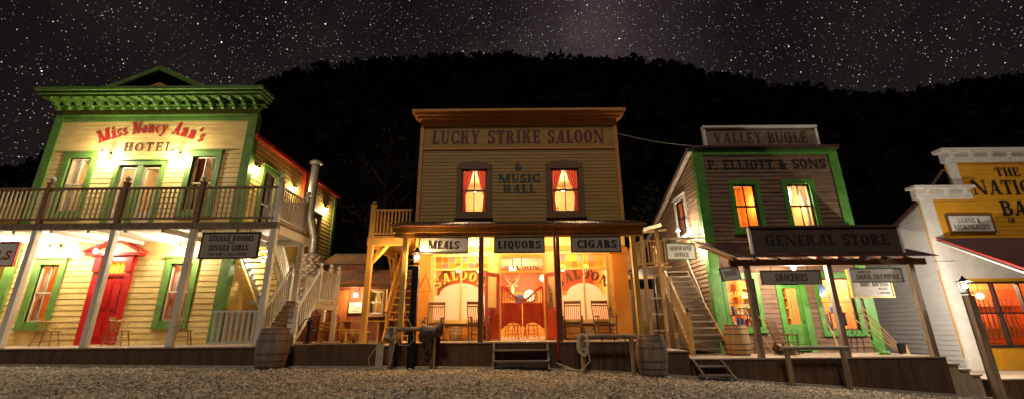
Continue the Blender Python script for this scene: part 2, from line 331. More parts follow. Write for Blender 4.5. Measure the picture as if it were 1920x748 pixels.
def room(par,fr,u0,u1,z0,z1,depth,wall,W_,c,lp=None,flo=ifloor,ceil=iceil,n0=-.11,lamp=None):
    g=G(); a,b=n0,-depth
    def q(p): g.add([fr(*x) for x in p],[(0,1,2,3)])
    q([(u0,b,z0),(u1,b,z0),(u1,b,z1),(u0,b,z1)]); q([(u0,a,z0),(u0,b,z0),(u0,b,z1),(u0,a,z1)]); q([(u1,a,z0),(u1,b,z0),(u1,b,z1),(u1,a,z1)])
    g.build('room_wall',wall,par,rec=False)
    G().add([fr(u0,a,z0),fr(u1,a,z0),fr(u1,b,z0),fr(u0,b,z0)],[(0,1,2,3)]).build('room_floor',flo,par,rec=False)
    G().add([fr(u0,a,z1),fr(u1,a,z1),fr(u1,b,z1),fr(u0,b,z1)],[(0,1,2,3)]).build('room_ceiling',ceil,par,rec=False)
    if W_: light('room_light',lp or fr((u0+u1)/2,-depth*.45,z1-.25),W_,c,.08,par)
def railing(par,a,b,h0,h1,pitch=.14,bw=.035,m=white,rail=.06,mb=None,lab=None,seed=0):
    """a,b: (x,y,zbase). balusters are sub-parts sharing one mesh"""
    a=Vector(a);b=Vector(b); L=(Vector((b.x,b.y,0))-Vector((a.x,a.y,0))).length
    g=G(); up=Vector((0,0,1))
    g.beam(a+up*h1,b+up*h1,rail*1.3,rail*.8)
    r=g.build('railing',m,par,lab); G().beam(a+up*h0,b+up*h0,rail,rail*.8).build('bottom_rail',m,r); n=max(1,int(L/pitch)); me=None
    for i in range(n):
        p=a.lerp(b,(i+.5)/n)
        if me is None:
            k=G(); k.box(-bw/2,bw/2,-bw/2,bw/2,h0+.01,h1-.01); me=bpy.data.meshes.new('baluster'); me.from_pydata(k.v,[],k.f); me.materials.append(mb or m)
        o=bpy.data.objects.new('baluster',me); COL.objects.link(o); o.parent=r; off=Vector((0,0,0)); q=par
        while q is not None: off+=q.location; q=q.parent
        o.location=p-off
    return r
def newel(par,x,y,z0,z1,w=.1,m=white,ball=.07,mb=None,name='newel_post'):
    g=G().box(x-w/2,x+w/2,y-w/2,y+w/2,z0,z1); g.box(x-w*.62,x+w*.62,y-w*.62,y+w*.62,z1,z1+.03); o=g.build(name,m,par)
    if ball: G().lathe([(.03,0),(.02,.03),(ball*.7,.05),(ball,.05+ball*.7),(ball*.75,.05+ball*1.5),(.01,.05+ball*2)],(x,y,z1+.03),12).build('ball_finial',mb or m,o)
    return o
def corrug(g,fr3,u0,u1,L,pitch=.09,amp=.012,n=6):
    """fr3(u,t,h): t 0..1 down the slope, h off the surface"""
    k=max(2,int((u1-u0)/pitch*n))
    g.grid(lambda a,b:fr3(u0+(u1-u0)*a,b,amp*math.sin((u0+(u1-u0)*a)/pitch*2*PI)),k,1,sm=False); return g
# ------------------------------------------------------------------ setting
GP=[(-400,1.2),(-30,.25),(-14,.16),(-6.6,.06),(.25,-.02),(2.8,-.15),(5.5,-.33),(7,-.45),(9,-.58),(11.3,-.76),(14,-1.0),(20,-1.4),(40,-2),(400,-3)]
def gz(x):
    for (a,za),(b,zb) in zip(GP,GP[1:]):
        if x<=b: return za+(zb-za)*(x-a)/(b-a)
    return GP[-1][1]
gravm=bpy.data.materials.new('gravel_ground'); gravm.use_nodes=True
N,L=nt(gravm); b=N['Principled BSDF']; tc=N.new('ShaderNodeTexCoord'); vo=N.new('ShaderNodeTexVoronoi'); vo.inputs['Scale'].default_value=24
no=N.new('ShaderNodeTexNoise'); no.inputs['Scale'].default_value=.9; no.inputs['Detail'].default_value=8; no2=N.new('ShaderNodeTexNoise'); no2.inputs['Scale'].default_value=14; no2.inputs['Detail'].default_value=5
for q in (vo,no,no2): L.new(tc.outputs['Object'],q.inputs['Vector'])
cr=N.new('ShaderNodeValToRGB'); e=cr.color_ramp.elements; e[0].position=0;e[0].color=(.03,.022,.013,1); e[1].position=1; e[1].color=(.75,.63,.48,1); e.new(.45).color=(.11,.085,.055,1); e.new(.75).color=(.42,.33,.22,1)
sx=N.new('ShaderNodeSeparateColor'); L.new(vo.outputs['Color'],sx.inputs[0]); L.new(sx.outputs[0],cr.inputs[0])
mx=N.new('ShaderNodeMix'); mx.data_type='RGBA'; mx.blend_type='MULTIPLY'; mx.inputs[0].default_value=.8; c2=N.new('ShaderNodeValToRGB'); c2.color_ramp.elements[0].position=.38; c2.color_ramp.elements[0].color=(.5,.5,.36,1); c2.color_ramp.elements[1].position=.6; c2.color_ramp.elements[1].color=(1,.97,.95,1)
L.new(no.outputs[0],c2.inputs[0]); L.new(cr.outputs[0],mx.inputs[6]); L.new(c2.outputs[0],mx.inputs[7]); L.new(mx.outputs[2],b.inputs['Base Color']); b.inputs['Roughness'].default_value=.9
bp=N.new('ShaderNodeBump'); bp.inputs['Strength'].default_value=1; bp.inputs['Distance'].default_value=.03; ad=N.new('ShaderNodeMath'); ad.operation='ADD'; L.new(vo.outputs['Distance'],ad.inputs[0]); L.new(no2.outputs[0],ad.inputs[1]); L.new(ad.outputs[0],bp.inputs['Height']); L.new(bp.outputs[0],b.inputs['Normal'])
g=G(); xs=sorted(set([p[0] for p in GP]+[x*.8 for x in range(-30,31)])); ys=[-60,0]+[4+.5*i for i in range(17)]+[14,30,300]
def ghz(x,y):
    r=.02*noise.noise(Vector((x*.7,y*.7,0)))+.012*noise.noise(Vector((x*2.2,y*2.2,3))) if 3<y<12 and abs(x)<25 else 0
    return gz(x)+r
g.grid(lambda a,b_:(xs[round(a*(len(xs)-1))],ys[round(b_*(len(ys)-1))],ghz(xs[round(a*(len(xs)-1))],ys[round(b_*(len(ys)-1))])),len(xs)-1,len(ys)-1)
struct(g.build('ground',gravm,rec=False))
# loose stones
def stonemesh(n,name,m,y0,y1,s0,s1):
    V=[];F=[]; rr=random.Random(5)
    base=[(1,0,0),(0,1,0),(-1,0,0),(0,-1,0),(0,0,.8),(0,0,-.4)]; fc=[(0,1,4),(1,2,4),(2,3,4),(3,0,4)]
    for i in range(n):
        y=y0+(y1-y0)*rr.random()**1.1; x=rr.uniform(-1,1)*(y*1.28+1.8); s=rr.uniform(s0,s1)*(.5+rr.random()); a=rr.uniform(0,6.28); ca,sa=math.cos(a),math.sin(a); z=ghz(x,y)+.002; k=len(V)
        sq=rr.uniform(.5,1); lz=rr.uniform(-.3,.3)
        for p in base: V.append((x+s*(p[0]*ca-p[1]*sq*sa),y+s*(p[0]*sa+p[1]*sq*ca),z+s*(p[2]+lz*p[0])))
        F+=[tuple(q+k for q in f) for f in fc]
    g=G(); g.v=V; g.f=F; g.sm=[False]*len(F); return g.build(name,m,rec=False)
pebm=bpy.data.materials.new('gravel_stone'); pebm.use_nodes=True; N,L=nt(pebm); b=N['Principled BSDF']; tc=N.new('ShaderNodeTexCoord'); vo=N.new('ShaderNodeTexVoronoi'); vo.inputs['Scale'].default_value=18; L.new(tc.outputs['Object'],vo.inputs['Vector']); sx=N.new('ShaderNodeSeparateColor'); L.new(vo.outputs['Color'],sx.inputs[0]); cr=N.new('ShaderNodeValToRGB'); cr.color_ramp.elements[0].color=(.03,.022,.014,1); cr.color_ramp.elements[1].color=(.72,.62,.48,1); L.new(sx.outputs[0],cr.inputs[0]); L.new(cr.outputs[0],b.inputs['Base Color']); b.inputs['Roughness'].default_value=.85
tag(stonemesh(46000,'gravel',pebm,4.5,11.8,.012,.034),'loose pale and brown gravel spread over the street','gravel',kind='stuff')
# hills : ridge profile at y=200
RD=[(x_,z_-6) for x_,z_ in [(-420,55),(-262,80),(-200,104),(-165,124),(-150,128),(-105,140),(-75,146),(-47,150),(0,149.5),(36,147),(72,145),(100,139),(129,132),(160,126),(185,122.5),(200,122),(218,124),(239,129),(281,134),(420,138)]]
def rz(x):
    for (a,za),(b,zb) in zip(RD,RD[1:]):
        if x<=b: return za+(zb-za)*(x-a)/(b-a)
    return RD[-1][1]
def hz(x,y):
    # x scaled to the ridge distance so that the ridge profile follows the valley
    t=min(max((y-34)/(200-34),0),1); r=rz(x*200/max(y,34)); k=t**.85
    z=-4+(r+2)*k
    if y>200: z=r-2-(y-200)*.5
    z+= (6*noise.noise(Vector((x*.02,y*.02,1)))+2.5*noise.noise(Vector((x*.07,y*.07,5))))*min(1,t*2)*(1 if y<170 else .12)
    return z
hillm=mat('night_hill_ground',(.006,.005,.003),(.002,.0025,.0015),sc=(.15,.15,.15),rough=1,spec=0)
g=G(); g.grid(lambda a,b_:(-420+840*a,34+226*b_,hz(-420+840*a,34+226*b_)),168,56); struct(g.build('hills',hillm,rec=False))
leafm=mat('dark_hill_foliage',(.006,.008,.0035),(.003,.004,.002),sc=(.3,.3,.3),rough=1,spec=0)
def crown(V,F,c,r,h,n,rr,ls):
    for i in range(n):
        a=rr.uniform(0,6.28); u=rr.uniform(-1,1); q=math.sqrt(1-u*u); k=rr.uniform(.55,1.05)
        p=Vector((c[0]+r*k*q*math.cos(a),c[1]+r*k*q*math.sin(a),c[2]+h*.5*k*u)); s=ls*rr.uniform(.6,1.4)
        d1=Vector((rr.gauss(0,1),rr.gauss(0,1),rr.gauss(0,1))).normalized()*s; d2=Vector((rr.gauss(0,1),rr.gauss(0,1),rr.gauss(0,1))).normalized()*s; j=len(V)
        V+=[tuple(p-d1),tuple(p+d2),tuple(p+d1),tuple(p-d2)]; F.append((j,j+1,j+2,j+3))
rr=random.Random(3); V=[];F=[]
for i in range(3400):
    if i<1700: x=-400+800*(i/1700)+rr.uniform(-.3,.3); y=rr.uniform(192,203); r=rr.uniform(.8,1.3)*(1.5 if rr.random()<.03 else 1)
    else: x=rr.uniform(-300,340); y=50+150*rr.random(); r=rr.uniform(1.6,4.0)
    crown(V,F,(x,y,hz(x,y)+r*(.35 if i<1700 else .7)),r,r*1.8,44 if i<1700 else 20,rr,r*(.26 if i<1700 else .4))
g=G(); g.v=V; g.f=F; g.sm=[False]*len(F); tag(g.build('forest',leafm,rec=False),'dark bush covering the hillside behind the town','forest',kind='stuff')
barkm=mat('dark_bark',(.022,.015,.010),rough=.95)
def tree(name,lab,x,y,z,h,r,seed,m,bare=False):
    rr=random.Random(seed); t=thing(name,lab,'tree',(x,y,z),'trees growing behind the buildings'); g=G(); br=[]
    g.tube([(x,y,z-.3),(x+.15,y,z+h*.35),(x-.1,y,z+h*.7),(x,y,z+h*.92)],[.05*h**.7+.05,.04*h**.7+.03,.05,.02],7)
    for i in range(11):
        a=i*2.4; k=.3+.055*i; p=Vector((x,y,z+h*k)); q=p+Vector((math.cos(a)*r*(1.1-k*.5),math.sin(a)*r*(1.1-k*.5),h*.2)); g.tube([p,p.lerp(q,.5)+Vector((0,0,h*.03)),q],[.09,.05,.02],5); br.append(q)
        for j in range(4): e2=p.lerp(q,.4+.15*j)+Vector((rr.uniform(-1,1),rr.uniform(-1,1),rr.uniform(.2,1)))*r*.35; g.tube([p.lerp(q,.35+.15*j),e2],[.035,.012],4); br.append(e2)
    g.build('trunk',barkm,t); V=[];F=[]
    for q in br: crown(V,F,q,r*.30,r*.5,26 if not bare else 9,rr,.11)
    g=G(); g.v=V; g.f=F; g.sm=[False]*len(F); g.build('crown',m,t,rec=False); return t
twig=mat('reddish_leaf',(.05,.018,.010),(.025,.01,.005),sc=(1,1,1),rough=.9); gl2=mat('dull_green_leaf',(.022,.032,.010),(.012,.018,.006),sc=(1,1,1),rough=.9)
tree('tree','sparse reddish tree behind the stovepipe side of the hotel',-9.5,30,-.5,14.5,4.2,1,twig,True)
tree('tree','bushy green tree behind the right edge of the saloon',8.3,28,-1,9.5,3.2,2,gl2)
tree('tree','bushy green tree behind the gap right of the general store',20.5,31,-1.6,9,4,4,gl2)
tree('tree','low dark bushy tree at the far left edge behind the hotel',-27,24,-1,9.3,3.4,6,gl2)
# footing strip under the boardwalks
kerbm=mat('pale_footing',(.42,.36,.28),(.24,.2,.15),sc=(6,6,6),rough=.9,bump=.5)
g=G(); xk=[-18+i*.2 for i in range(int((13.2+18)/.2)+1)]
for a,b_ in zip(xk,xk[1:]):
    ya=11.86+.015*R.random(); g.add([(a,ya,gz(a)-.05),(b_,ya,gz(b_)-.05),(b_,ya,gz(b_)+.045),(a,ya,gz(a)+.045),(a,12.0,gz(a)+.05),(b_,12.0,gz(b_)+.05)],[(0,1,2,3),(3,2,5,4)])
struct(g.build('kerb',kerbm))
# ------------------------------------------------------------------ boardwalks
def boardwalk(name,lab,x0,x1,y0,y1,z,bott=None,pw=.16,cat='boardwalk',left=False,right=False,mskirt=None):
    t=thing(name,lab,cat,((x0+x1)/2,(y0+y1)/2,z)); g=G()
    n=max(1,int((x1-x0)/.14)); dx=(x1-x0)/n
    for i in range(n): g.box(x0+i*dx+.002,x0+(i+1)*dx-.002,y0-.04,y1,z-.035-.002*R.random(),z-.002*R.random())
    g.build('deck_board',deck,t)
    g=G(); n=max(1,int((x1-x0)/pw)); dx=(x1-x0)/n
    for i in range(n): a=x0+i*dx; o=.006*R.random(); g.box(a+.003,a+dx-.003,y0-o,y0+.03,gz(a+dx/2)-.02,z-.04)
    for sd,x in ((left,x0),(right,x1)):
        if sd: g.box(x-.02,x+.02,y0,y1,gz(x)-.3,z-.04)
    g.build('skirt_board',mskirt or skirt,t); G().box(x0,x1,y1-.05,y1,gz(x1)-.3,z-.05).build('rear_joist',skirt,t); return t
boardwalk('hotel_boardwalk','low plank boardwalk in front of the cream hotel',-18.2,-6.82,12,14.0,.6,right=True)
boardwalk('saloon_boardwalk','plank boardwalk with dark skirting in front of the saloon',-3.35,3.75,12,13.62,.66,right=True,left=True)
boardwalk('yard_deck','plank deck of the yard between hotel and saloon',-9.4,-3.35,14.1,17.0,.58,left=False)
boardwalk('stair_deck','plank deck below the white hotel stairs',-6.82,-3.5,12.75,14.09,.58)
boardwalk('store_boardwalk','lower plank boardwalk in front of the general store',4.75,11.55,12,14.0,.2,right=True)
boardwalk('landing_deck','small raised deck between saloon and store stairs',3.78,4.72,12,14.2,.40)
t=boardwalk('bank_boardwalk','sunken plank boardwalk with steps in front of the yellow bank',12.35,23,12,14.0,-.36)
for i,(a,b_,z) in enumerate(((11.56,11.83,.02),(11.83,12.09,-.12),(12.09,12.34,-.25))):
    g=G().box(a,b_+.02,11.95,14,z-.04,z); g.box(a,b_,12,12.03,gz(a)-.1,z-.045); g.build('step',deck if i<3 else skirt,t)
# ------------------------------------------------------------------ camera
cam=bpy.data.cameras.new('camera'); co=bpy.data.objects.new('camera',cam); COL.objects.link(co); S.camera=co
th=math.atan(238/787.); co.location=(0,0,1.05); cam.sensor_width=36; cam.lens=36*787/1920; cam.clip_end=2000; cam.clip_start=.05
rm=Matrix(((1,0,0),(0,-math.sin(th),-math.cos(th)),(0,math.cos(th),-math.sin(th))))
ro=Matrix.Rotation(-.0085,3,'Z'); co.rotation_euler=(rm@ro).to_euler()
# ------------------------------------------------------------------ world: night sky
w=bpy.data.worlds.new('World'); S.world=w; w.use_nodes=True; N,L=w.node_tree.nodes,w.node_tree.links; bg=N['Background']; out=N['World Output']
sky=N.new('ShaderNodeTexSky'); sky.sky_type='NISHITA'; sky.sun_disc=False; sky.sun_elevation=rad(-6); sky.sun_rotation=rad(200)
L.new(sky.outputs[0],bg.inputs[0]); bg.inputs[1].default_value=.05
tc=N.new('ShaderNodeTexCoord'); add=None
def M(op,a,b_=None,c=None):
    n=N.new('ShaderNodeMath'); n.operation=op
    for i,v in enumerate((a,b_,c)):
        if v is None: continue
        if isinstance(v,(int,float)): n.inputs[i].default_value=v
        else: L.new(v,n.inputs[i])
    return n.outputs[0]
# milky way band mask
vm=N.new('ShaderNodeVectorMath'); vm.operation='DOT_PRODUCT'; L.new(tc.outputs['Generated'],vm.inputs[0]); vm.inputs[1].default_value=(.952,-.287,.10)
wn=N.new('ShaderNodeTexNoise'); wn.inputs['Scale'].default_value=5; wn.inputs['Detail'].default_value=6; L.new(tc.outputs['Generated'],wn.inputs['Vector'])
wob=M('MULTIPLY',M('SUBTRACT',wn.outputs[0],.5),.22); dist=M('ABSOLUTE',M('ADD',vm.outputs['Value'],wob)); band=M('MAXIMUM',M('SUBTRACT',1,M('MULTIPLY',dist,3.6)),0); band=M('POWER',band,1.5)
def stars(scale,rad_,dens,inten,band_amt):
    v=N.new('ShaderNodeTexVoronoi'); v.inputs['Scale'].default_value=scale; L.new(tc.outputs['Generated'],v.inputs['Vector'])
    s=N.new('ShaderNodeSeparateColor'); L.new(v.outputs['Color'],s.inputs[0])
    core=M('MAXIMUM',M('SUBTRACT',1,M('DIVIDE',v.outputs['Distance'],rad_)),0)
    th_=M('SUBTRACT',dens,M('MULTIPLY',band,band_amt)); on=M('MAXIMUM',M('DIVIDE',M('SUBTRACT',s.outputs[0],th_),M('SUBTRACT',1.0,th_)),0)
    br=M('MULTIPLY',M('MULTIPLY',core,M('POWER',on,3.2)),inten)
    r_=N.new('ShaderNodeValToRGB'); e=r_.color_ramp.elements; e[0].color=(.55,.65,1,1); e[1].color=(1,.62,.42,1); e.new(.35).color=(1,1,1,1); e.new(.7).color=(1,.93,.75,1); L.new(s.outputs[1],r_.inputs[0])
    b2=N.new('ShaderNodeBackground'); L.new(r_.outputs[0],b2.inputs[0]); L.new(br,b2.inputs[1]); return b2
gl_=N.new('ShaderNodeBackground'); gr=N.new('ShaderNodeValToRGB'); gr.color_ramp.elements[0].color=(.0080,.0054,.0062,1); gr.color_ramp.elements[0].position=.36; gr.color_ramp.elements[1].color=(.0125,.0098,.0085,1); gr.color_ramp.elements[1].position=.62
L.new(wn.outputs[0],gr.inputs[0]); L.new(gr.outputs[0],gl_.inputs[0]); L.new(M('ADD',M('MULTIPLY',band,3.4),.85),gl_.inputs[1])
cur_=bg
for s_ in (gl_,stars(85,.10,.70,5.0,.1),stars(170,.15,.45,2.3,.35),stars(300,.23,.45,1.1,.5)):
    a_=N.new('ShaderNodeAddShader'); L.new(cur_.outputs[0],a_.inputs[0]); L.new(s_.outputs[0],a_.inputs[1]); cur_=a_
L.new(cur_.outputs[0],out.inputs[0])
try: w.cycles.sampling_method='MANUAL'; w.cycles.sample_map_resolution=256
except Exception: pass
sun=bpy.data.lights.new('street_fill','SUN'); sun.energy=.72; sun.angle=rad(8); sun.color=(1,.84,.68); so=bpy.data.objects.new('street_fill',sun); COL.objects.link(so); so.rotation_euler=(rad(42),0,rad(-12))  # added soft fill from behind the camera, lifts gravel and facades
S.view_settings.view_transform='Standard'; S.view_settings.look='None'; S.view_settings.exposure=.3; S.view_settings.gamma=1
S.render.engine='CYCLES'; S.cycles.use_denoising=True; S.cycles.max_bounces=5; S.cycles.diffuse_bounces=3; S.cycles.transparent_max_bounces=10; S.cycles.sample_clamp_indirect=4; S.cycles.use_light_tree=True; S.cycles.caustics_reflective=False; S.cycles.caustics_refractive=False
# ------------------------------------------------------------------ HOTEL
LH=(1,.80,.50); LW=(1,.82,.56)
H=thing('hotel','two storey cream weatherboard hotel with green trim and balcony','building',(-13,14,.6))
hx0,hx1,hz0,hz1=-16.8,-9.42,.6,8.62; F=front(14); C=.14
lw=[(-15.71,-15.05,1.32,3.16),(-11.35,-10.62,1.32,3.16)]; dr=(-13.5,-12.78,.62,3.22)
up=[(-15.85,-15.08,5.0,6.95),(-11.42,-10.6,5.0,6.98)]; fd=[(-13.98,-13.36,4.3,6.62),(-13.12,-12.5,4.3,6.62)]
holes=lw+up+[dr]+[(-14.02,-12.46,4.2,6.66)]
g=clap(G(),F,hx0,hx1,hz0,hz1,holes); wallplate(g,F,hx0,hx1,hz0,9.0,holes); g.build('front_wall',cream,H)
# side wall, steps down with the rear block
FR=rside(hx1); sh=[(14.95,15.95,4.3,6.9),(19.2,19.9,4.6,6.2)]
g=clap(G(),FR,14.0,21.5,.3,7.75,sh); wallplate(g,FR,14.12,21.5,.3,7.75,sh); g.build('side_wall',cream3,H)
G().box(hx0,hx1-.12,21.4,21.5,.3,7.7).box(hx0,hx0+.1,14.1,21.5,.3,7.7).build('rear_wall',cream3,H)
G().box(hx1-.27,hx1+.05,-.02,.06,.6,8.7,F).box(hx1+.001,hx1+.045,14.0,14.2,.6,8.7).build('corner_board',green,H); G().box(hx0-.05,hx0+.27,-.02,.06,.6,8.7,F).build('corner_board',green,H); G().box(hx1+.001,hx1+.045,21.3,21.55,.3,7.7).build('corner_board',green,H)
g=G().box(hx0+.27,hx1-.27,-.01,.05,8.40,8.66,F).box(hx0+.26,hx1-.26,-.01,.10,8.60,8.66,F); g.build('string_course',green,H)
# cornice with brackets
g=G(); g.box(hx0-.1,hx1+.1,-.1,.07,8.88,9.3,F); g.box(hx0-.28,hx1+.3,-.15,.52,9.16,9.26,F); g.box(hx0-.34,hx1+.36,-.15,.60,9.26,9.36,F); g.box(hx0-.42,hx1+.44,-.15,.68,9.36,9.48,F); g.box(hx0-.24,hx1+.26,-.15,.16,8.99,9.03,F)
cn=g.build('cornice',green,H)
bp=[(0,.28),(.06,.30),(.14,.26),(.17,.16),(.24,.12),(.38,.10),(.42,.0),(.42,-.02),(.0,-.02)]
me=None
nb=19
for i in range(nb):
    x=hx0+.02+(hx1-hx0-.04)*i/(nb-1)
    if me is None:
        k=G(); k.prism([(0,0),(.44,0),(.44,-.07),(.36,-.12),(.30,-.10),(.25,-.19),(.15,-.20),(.12,-.30),(.06,-.34),(0,-.30)],-.05,.05,lambda u,n,z:(n,14-.07-u,9.16+z)); 
        o=k.build('bracket',green,cn); me=o; o.location.x+=x
    else: o=me.copy(); COL.objects.link(o); o.location.x=me.location.x-(hx0+.02)+x
# gable roof peak behind the cornice
ap=(-13.9,17.6,12.0)
g=G(); roofz=7.75
g.add([(-17.3,14.4,9.2),(-10.2,14.4,9.2),(-13.75,14.4,10.85),(-17.3,21.9,9.2),(-10.2,21.9,9.2),(-13.75,21.9,10.85)],[(0,2,5,3),(1,4,5,2),(0,3,4,1)]); g.build('gable_roof',iror,H)
G().prism([(-15.9,9.3),(-11.6,9.3),(-13.75,10.3)],-.05,.0,front(14.36)).build('gable_board',cream2,H)
g=G()
for sx in (-1,1): g.beam((-13.75+sx*3.6,14.3,9.22),(-13.75,14.3,10.89),.12,.16,(0,1,0)); g.beam((-13.75+sx*3.3,14.22,9.22),(-13.75,14.22,10.78),.05,.05,(0,1,0))
g.build('barge_board',green,H)
g=G().box(hx1-.2,hx1+.16,13.98,17.9,7.72,7.86).box(hx1-.2,hx1+.16,17.96,21.7,7.72,7.86).box(hx1-.1,hx1+.16,17.8,17.95,7.3,7.74); g.tube([(hx1+.08,17.87,7.4),(hx1+.08,17.87,5.6),(hx1+.08,17.87,4.4)],.045,8); g.build('gutter',redor,H)
g=G().box(hx0,hx1+.02,14.1,21.5,7.86,7.9); g.build('roof',iror,H)
def interior(fr,a,b,z0,z1,wall,W_,c=LH,depth=1.7): room(H,fr,a,b,z0,z1,depth,wall,W_,c)
for i,(a,b,z0,z1) in enumerate(lw): window(H,F,a,b,z0,z1,cas=.19,curt=(curw,cur) if i==0 else (curw,curg)); interior(F,a-.7,b+.7,.62,3.5,iwall if i==0 else ired,13,(1,.55,.2))
for i,(a,b,z0,z1) in enumerate(up): window(H,F,a,b,z0,z1,cas=.19,curt=(curw,cur) if i==0 else (cur,curw)); interior(F,a-.6,b+.6,4.3,7.2,iyel,9)
# french doors upstairs
g=G(); g.box(-14.14,-14.0,-.08,.06,4.2,6.8,F); g.box(-12.48,-12.34,-.08,.06,4.2,6.8,F); g.box(-14.14,-12.34,-.08,.065,6.66,6.82,F); g.box(-14.2,-12.28,-.02,.11,6.82,6.87,F); g.box(-13.32,-13.16,-.08,.055,4.2,6.66,F); dd=g.build('french_door_frame',green,H)
for a,b,z0,z1 in fd:
    g=G(); g.box(a-.03,a+.1,-.09,-.03,z0-.08,z1+.03,F); g.box(b-.1,b+.03,-.09,-.03,z0-.08,z1+.03,F); g.box(a+.1,b-.1,-.09,-.03,z1-.08,z1+.03,F); g.box(a+.1,b-.1,-.09,-.03,z0-.08,z0+.7,F); d=g.build('french_door',offw,H)
    G().add([F(a+.1,-.06,z0+.7),F(b-.1,-.06,z0+.7),F(b-.1,-.06,z1-.08),F(a+.1,-.06,z1-.08)],[(0,1,2,3)]).build('pane',glass,d)
interior(F,-14.1,-12.4,4.25,7.0,iyel,7)
# side openings
window(H,FR,14.98,15.92,4.35,6.86,cas=.15,curt=(cur,curw),room=None); room(H,FR,14.6,16.3,4.2,7.2,1.6,iwall,8,(1,.6,.25))
window(H,FR,19.2,19.9,4.6,6.2,cas=.12,curt=(cur,cur),trim=brownp); room(H,FR,18.9,20.2,4.2,6.6,1.5,iyel,4,LH)
# red door
g=G(); g.box(-13.86,-13.5,-.08,.07,.6,3.3,F); g.box(-12.78,-12.58,-.08,.07,.6,3.3,F); g.box(-13.9,-12.54,-.02,.10,3.22,3.42,F)
g.box(-14.12,-12.32,-.02,.26,3.42,3.52,F); g.box(-13.5,-12.78,-.1,.02,2.76,2.84,F)
for s_ in (0,1):
    a,b=((-14.2,-13.22),(-12.24,-13.22))[s_]; g.prism([(a,3.52),(a,3.58),(-13.22,4.02),(-13.22,3.90)] if not s_ else [(a,3.52),(-13.22,3.90),(-13.22,4.02),(a,3.58)],-.02,.28,F)
g.box(-13.84,-13.62,.07,.16,2.9,3.42,F); g.box(-12.76,-12.58,.07,.16,2.9,3.42,F)
ds=g.build('door_surround',red,H); G().prism([(-13.95,3.53),(-12.49,3.53),(-13.22,3.88)],-.02,.03,F).build('pediment_board',cream,H)
g=G().box(-13.5,-12.78,-.09,-.04,.62,2.76,F)
for a,b in ((-13.42,-13.18),(-13.10,-12.86)):
    for z0,z1 in ((.8,1.5),(1.68,2.6)): g.box(a,b,-.045,-.025,z0,z1,F); g.box(a+.04,b-.04,-.03,-.012,z0+.05,z1-.05,F)
d=g.build('door',red,H); G().ball(F(-12.86,0,1.6),.035).build('handle',iron,d)
g=G();k=G(); wd=.72/4
for i in range(5): g.box(-13.5+.18*i-.012,-13.5+.18*i+.012,-.08,-.04,2.84,3.22,F)
tr=g.build('transom_window',offw,H); G().add([F(-13.5,-.06,2.84),F(-12.78,-.06,2.84),F(-12.78,-.06,3.22),F(-13.5,-.06,3.22)],[(0,1,2,3)]).build('pane',st1,tr)
interior(F,-13.5,-12.78,2.8,3.3,iwall,5,(1,.6,.2),.8)
# lettering
k=dict(T=.30,t=.17,s=.1,h=.16,sp=.06)
uc=-13.15; r0=4.4; zc=7.93-r0
k=dict(T=.26,t=.15,s=.09,h=.14,sp=.07)
for w_,a_,b_ in (('Miss',-24.9,-11.6),('Nancy',-9.6,6.6),("Ann's",9.2,24.9)): arct(G(),w_,F,uc,zc,r0,.03,a_,b_,.50,**k).build('hotel_name_lettering',letred,H)
text(G(),'HOTEL',flat(F,7.2,.03),-14.05,-12.28,.34,sp=.2,**dict(T=.17,t=.11,s=.08,h=.1)).build('hotel_lettering',letbr,H)
# balcony
bx0,bx1=-18.6,-6.87
g=G().box(bx0,bx1,11.95,13.98,3.98,4.06).box(bx0,bx1,11.93,12.07,3.86,3.97); g.build('balcony_floor',ww,H)
g=G().box(bx0,bx1-.15,12.08,13.98,3.9,3.95)
for i in range(11): x=bx0+.6+i*1.1; g.box(x-.04,x+.04,12.08,13.98,3.80,3.9)
g.box(-9.3,bx1,13.96,14.06,3.72,3.97).box(bx1-.1,bx1+.02,12.07,13.96,3.72,3.97); g.build('porch_ceiling',white,H)
px=[-18.55,-16.24,-13.93,-11.64,-9.32,-6.95]
for i,x in enumerate(px):
    G().box(x-.075,x+.075,11.94,12.09,.6,3.86).build('porch_post',white,H,bev=.008)
    newel(H,x,12.0,4.05,5.28,.12,brownp if i<5 else white,.075,white)
for a,b in zip(px,px[1:]): railing(H,(a+.07,12.0,4.05),(b-.07,12.0,4.05),.14,1.07,.135,.035,brownp,.07,mb=offw)
G().box(-7.02,-6.88,13.6,13.74,.6,4.05).build('porch_post',white,H,bev=.008); newel(H,-6.95,13.67,4.05,5.3,.12,white,.075)
railing(H,(-6.95,12.1,4.05),(-6.95,13.6,4.05),.14,1.07,.12,.035,white,.07)
railing(H,(-8.3,12.03,.6),(-7.05,12.03,.6),.1,.92,.14,.06,white,.06)   # low rail at the porch end
# round-topped grey tank and lean-to roof to the left, behind
t=thing('water_tank','tall pale grey tank standing behind the left edge of the hotel','tank',(-17.0,16.5,0))
g=G().lathe([(1.05,.0),(1.0,5.0),(.86,9.0),(.8,10.0)],(-17.9,17.2,0),28); g.build('tank_wall',steel,t); G().lathe([(.9,10.0),(.5,10.3),(.05,10.4)],(-17.9,17.2,0),28).build('tank_lid',steel,t)
t=thing('outbuilding','small timber outbuilding with overhanging roof left of the hotel','outbuilding',(-18.9,15.2,0))
g=G().box(-20.2,-18.0,14.8,16.8,.1,5.9); g.build('wall',cream2,t); G().box(-20.6,-17.7,14.5,17,5.9,6.05).build('roof',iror,t)
